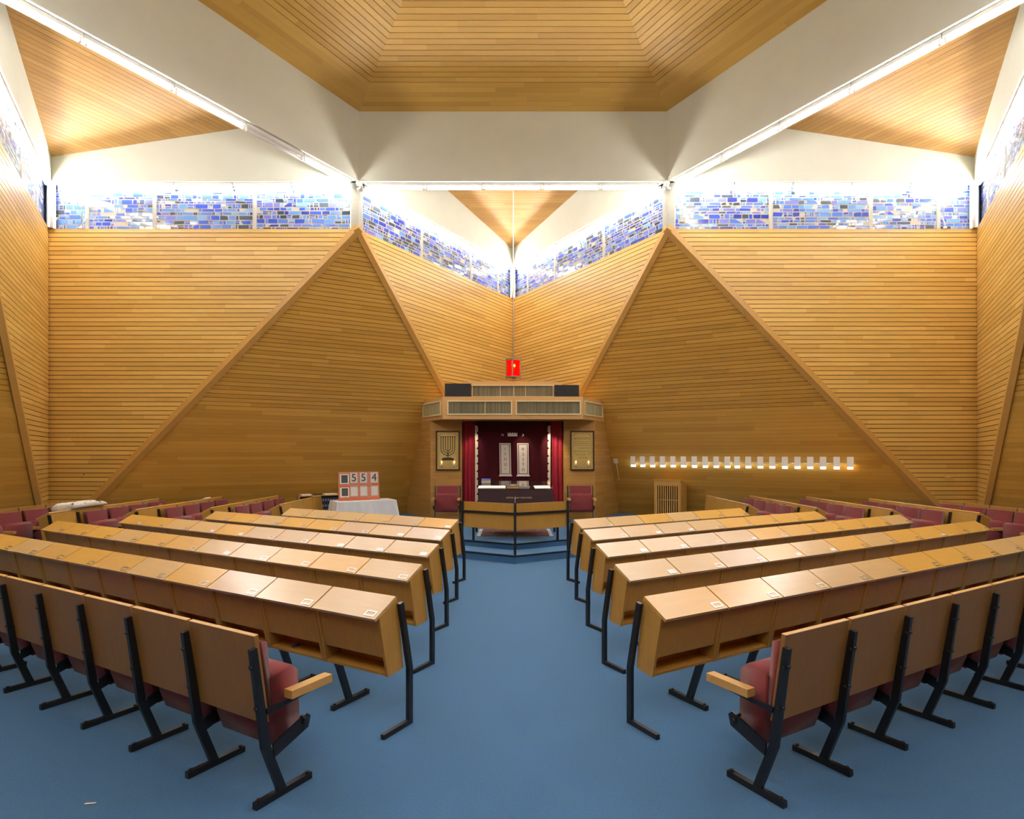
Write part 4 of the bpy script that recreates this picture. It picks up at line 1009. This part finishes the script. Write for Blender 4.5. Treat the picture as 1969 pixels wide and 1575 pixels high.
for word, sg in (('left', -1), ('right', 1)):
    V = HV(2 if sg < 0 else 1); T = TIP(2 if sg < 0 else 0); ex_ = (T - V).normalized(); n_ = inward(V, T)
    for nm, off in (('corner', .085), ('inner', .63)):
        p = T - ex_ * off + n_ * .02 + UP * ZW
        t_ = thing('window_opener', 'thin rod with white crank handle, %s of the %s window band' % ('in the corner' if nm == 'corner' else 'one pane from the corner', word), 'window opener', p, math.atan2(ex_.y, ex_.x))
        mb = MB(); mb.tube([(0, 0, .06), (0, 0, WH - .12)], .008, M['concrete'], 8); mb.box((-.035, -.012, .40), (.035, .012, .415), M['metal']); build('rod', mb, None, t_)
        mb = MB(); mb.tube([(.03, 0, .0), (.0, -.02, .10), (-.06, -.03, .20), (-.075, -.03, .215)], .010, M['white'], 8); mb.box((0, -.012, 0), (.05, .012, .03), M['white']); build('crank_handle', mb, None, t_)
small('wall_hook', 'small metal hook on the boarded wall near the far left corner', 'hook', (-7.97, 10.97, 1.25), lambda mb: (mb.tube([(0, 0, 0), (0, -.035, 0)], .008, M['black'], 8), mb.tube([(0, -.035, .0), (0, -.04, -.03)], .012, M['metal'], 8)), 'hook')
small('wall_hook', 'small metal hook with a bar on the boarded wall near the far right corner', 'hook', (8.03, 10.97, 1.20), lambda mb: (mb.tube([(0, 0, 0), (0, -.035, 0)], .010, M['black'], 8), mb.tube([(-.03, -.035, .0), (.14, -.03, -.01)], .008, M['metal'], 8)), 'hook')

# folded shawl and small things left on the desks of the left block
shawl = thing('prayer_shawl', 'white prayer shawl with black stripes folded on the left side desks', 'shawl', (-6.82, 9.27, .705), R(-90))
M['shawl'] = plain('shawl_wool', (.74, .71, .65), .9, noise=.06, nscale=12)
mb = MB(); NX, NY = 30, 12; g = []; mi0, mi1 = mb.mi(M['shawl']), mb.mi(M['black'])
for j in range(NY + 1):
    row = []
    for i in range(NX + 1):
        u, v = i / NX, j / NY; x = (u - .5) * .72 + .02 * math.sin(v * 3 + 1); y = (v - .5) * .34 + .03
        z = .168 + y * .05 + .010 * math.sin(u * 9 + 1) * math.sin(v * 4 + 2) + .005 * math.sin(u * 31 + v * 3) + .012 * (1 if u > .32 else 0) * (1 if v > .2 else .4)
        ed = max(0, abs(u - .5) - .42) / .08; z -= .030 * ed * ed; ev = max(0, abs(v - .5) - .36) / .14; z -= .022 * ev * ev
        row.append(mb.bm.verts.new((x, y, z)))
    g.append(row)
for j in range(NY):
    for i in range(NX):
        f = mb.bm.faces.new([g[j][i], g[j][i+1], g[j+1][i+1], g[j+1][i]]); f.smooth = True
        f.material_index = mi1 if (i == 9) or (i == 6 and j > 3) or (i == 20 and j > 5) or (j == NY - 2 and i % 4 == 1) else mi0
rim = [g[0][i] for i in range(NX + 1)] + [g[j][NX] for j in range(1, NY + 1)] + [g[NY][i] for i in range(NX - 1, -1, -1)] + [g[j][0] for j in range(NY - 1, 0, -1)]
def lowz(co): return max(.012, .095 + co.y * .528 - .085) if co.y < .085 else .094
dn = [mb.bm.verts.new((v.co.x * .985, v.co.y * .97 + .0, lowz(v.co) + .014)) for v in rim]
for k in range(len(rim)):
    f = mb.bm.faces.new([rim[k], dn[k], dn[(k + 1) % len(rim)], rim[(k + 1) % len(rim)]]); f.smooth = True; f.material_index = mi1 if k % 17 in (5, 11) and k < 30 else mi0
mb.bm.faces.new(dn).material_index = mi0
build('folded_cloth', mb, None, shawl)
def lid_item(name, label, cat, y, wx, wy, th, mat, dx=.21):
    # lies on the sloping lid of the left side block, third row from the front
    X = .02 - (SX[2] - .12); z = .700 + (.302 - dx) * .095 / .18
    t_ = thing(name, label, cat, (X - dx, y, z + .007), R(-90)); t_.rotation_euler = (math.atan2(.095, .18), 0, R(-90))
    mb = MB(); mb.box((-wx/2, -wy/2, 0), (wx/2, wy/2, th), mat); build('body', mb, None, t_, bevel=.004); return t_
redc = plain('red_cloth', (.30, .05, .06), .8)
lid_item('red_pouch', 'small red pouch on the third left side desk row', 'pouch', 9.73, .10, .09, .045, redc)
lid_item('dark_booklet', 'dark booklet on the third left side desk row beside the red pouch', 'book', 10.55, .16, .12, .025, M['dark_tile'])
lid_item('white_booklet', 'white booklet at the far end of the third left side desk row', 'book', 11.20, .20, .12, .03, M['card'])

# things lying about near the viewer
u_ = Vector((math.sin(R(30)), math.cos(R(30)), 0)); r_ = Vector((math.cos(R(30)), -math.sin(R(30)), 0))
pen_p = Vector((-.631, 3.622, 0)) - r_ * (PW * 1.62) + u_ * -.172 + UP * .3715
small('pen', 'blue and silver pen lying in the open shelf of a near left desk', 'pen', pen_p, lambda mb: (mb.tube([(0, 0, 0), (.045, .03, 0)], .008, blue, 8), mb.tube([(.045, .03, 0), (.06, .04, 0)], .006, M['metal'], 8)), 'barrel', .3)
small('paper_scrap', 'small white paper scrap on the blue carpet at the lower left', 'paper', (-1.985, 2.770, .002), lambda mb: mb.prism([(-.024, -.005, 0), (.022, .002, 0), (.025, .010, 0), (-.022, .004, 0)], (0, 0, .003), M['card']), 'scrap')
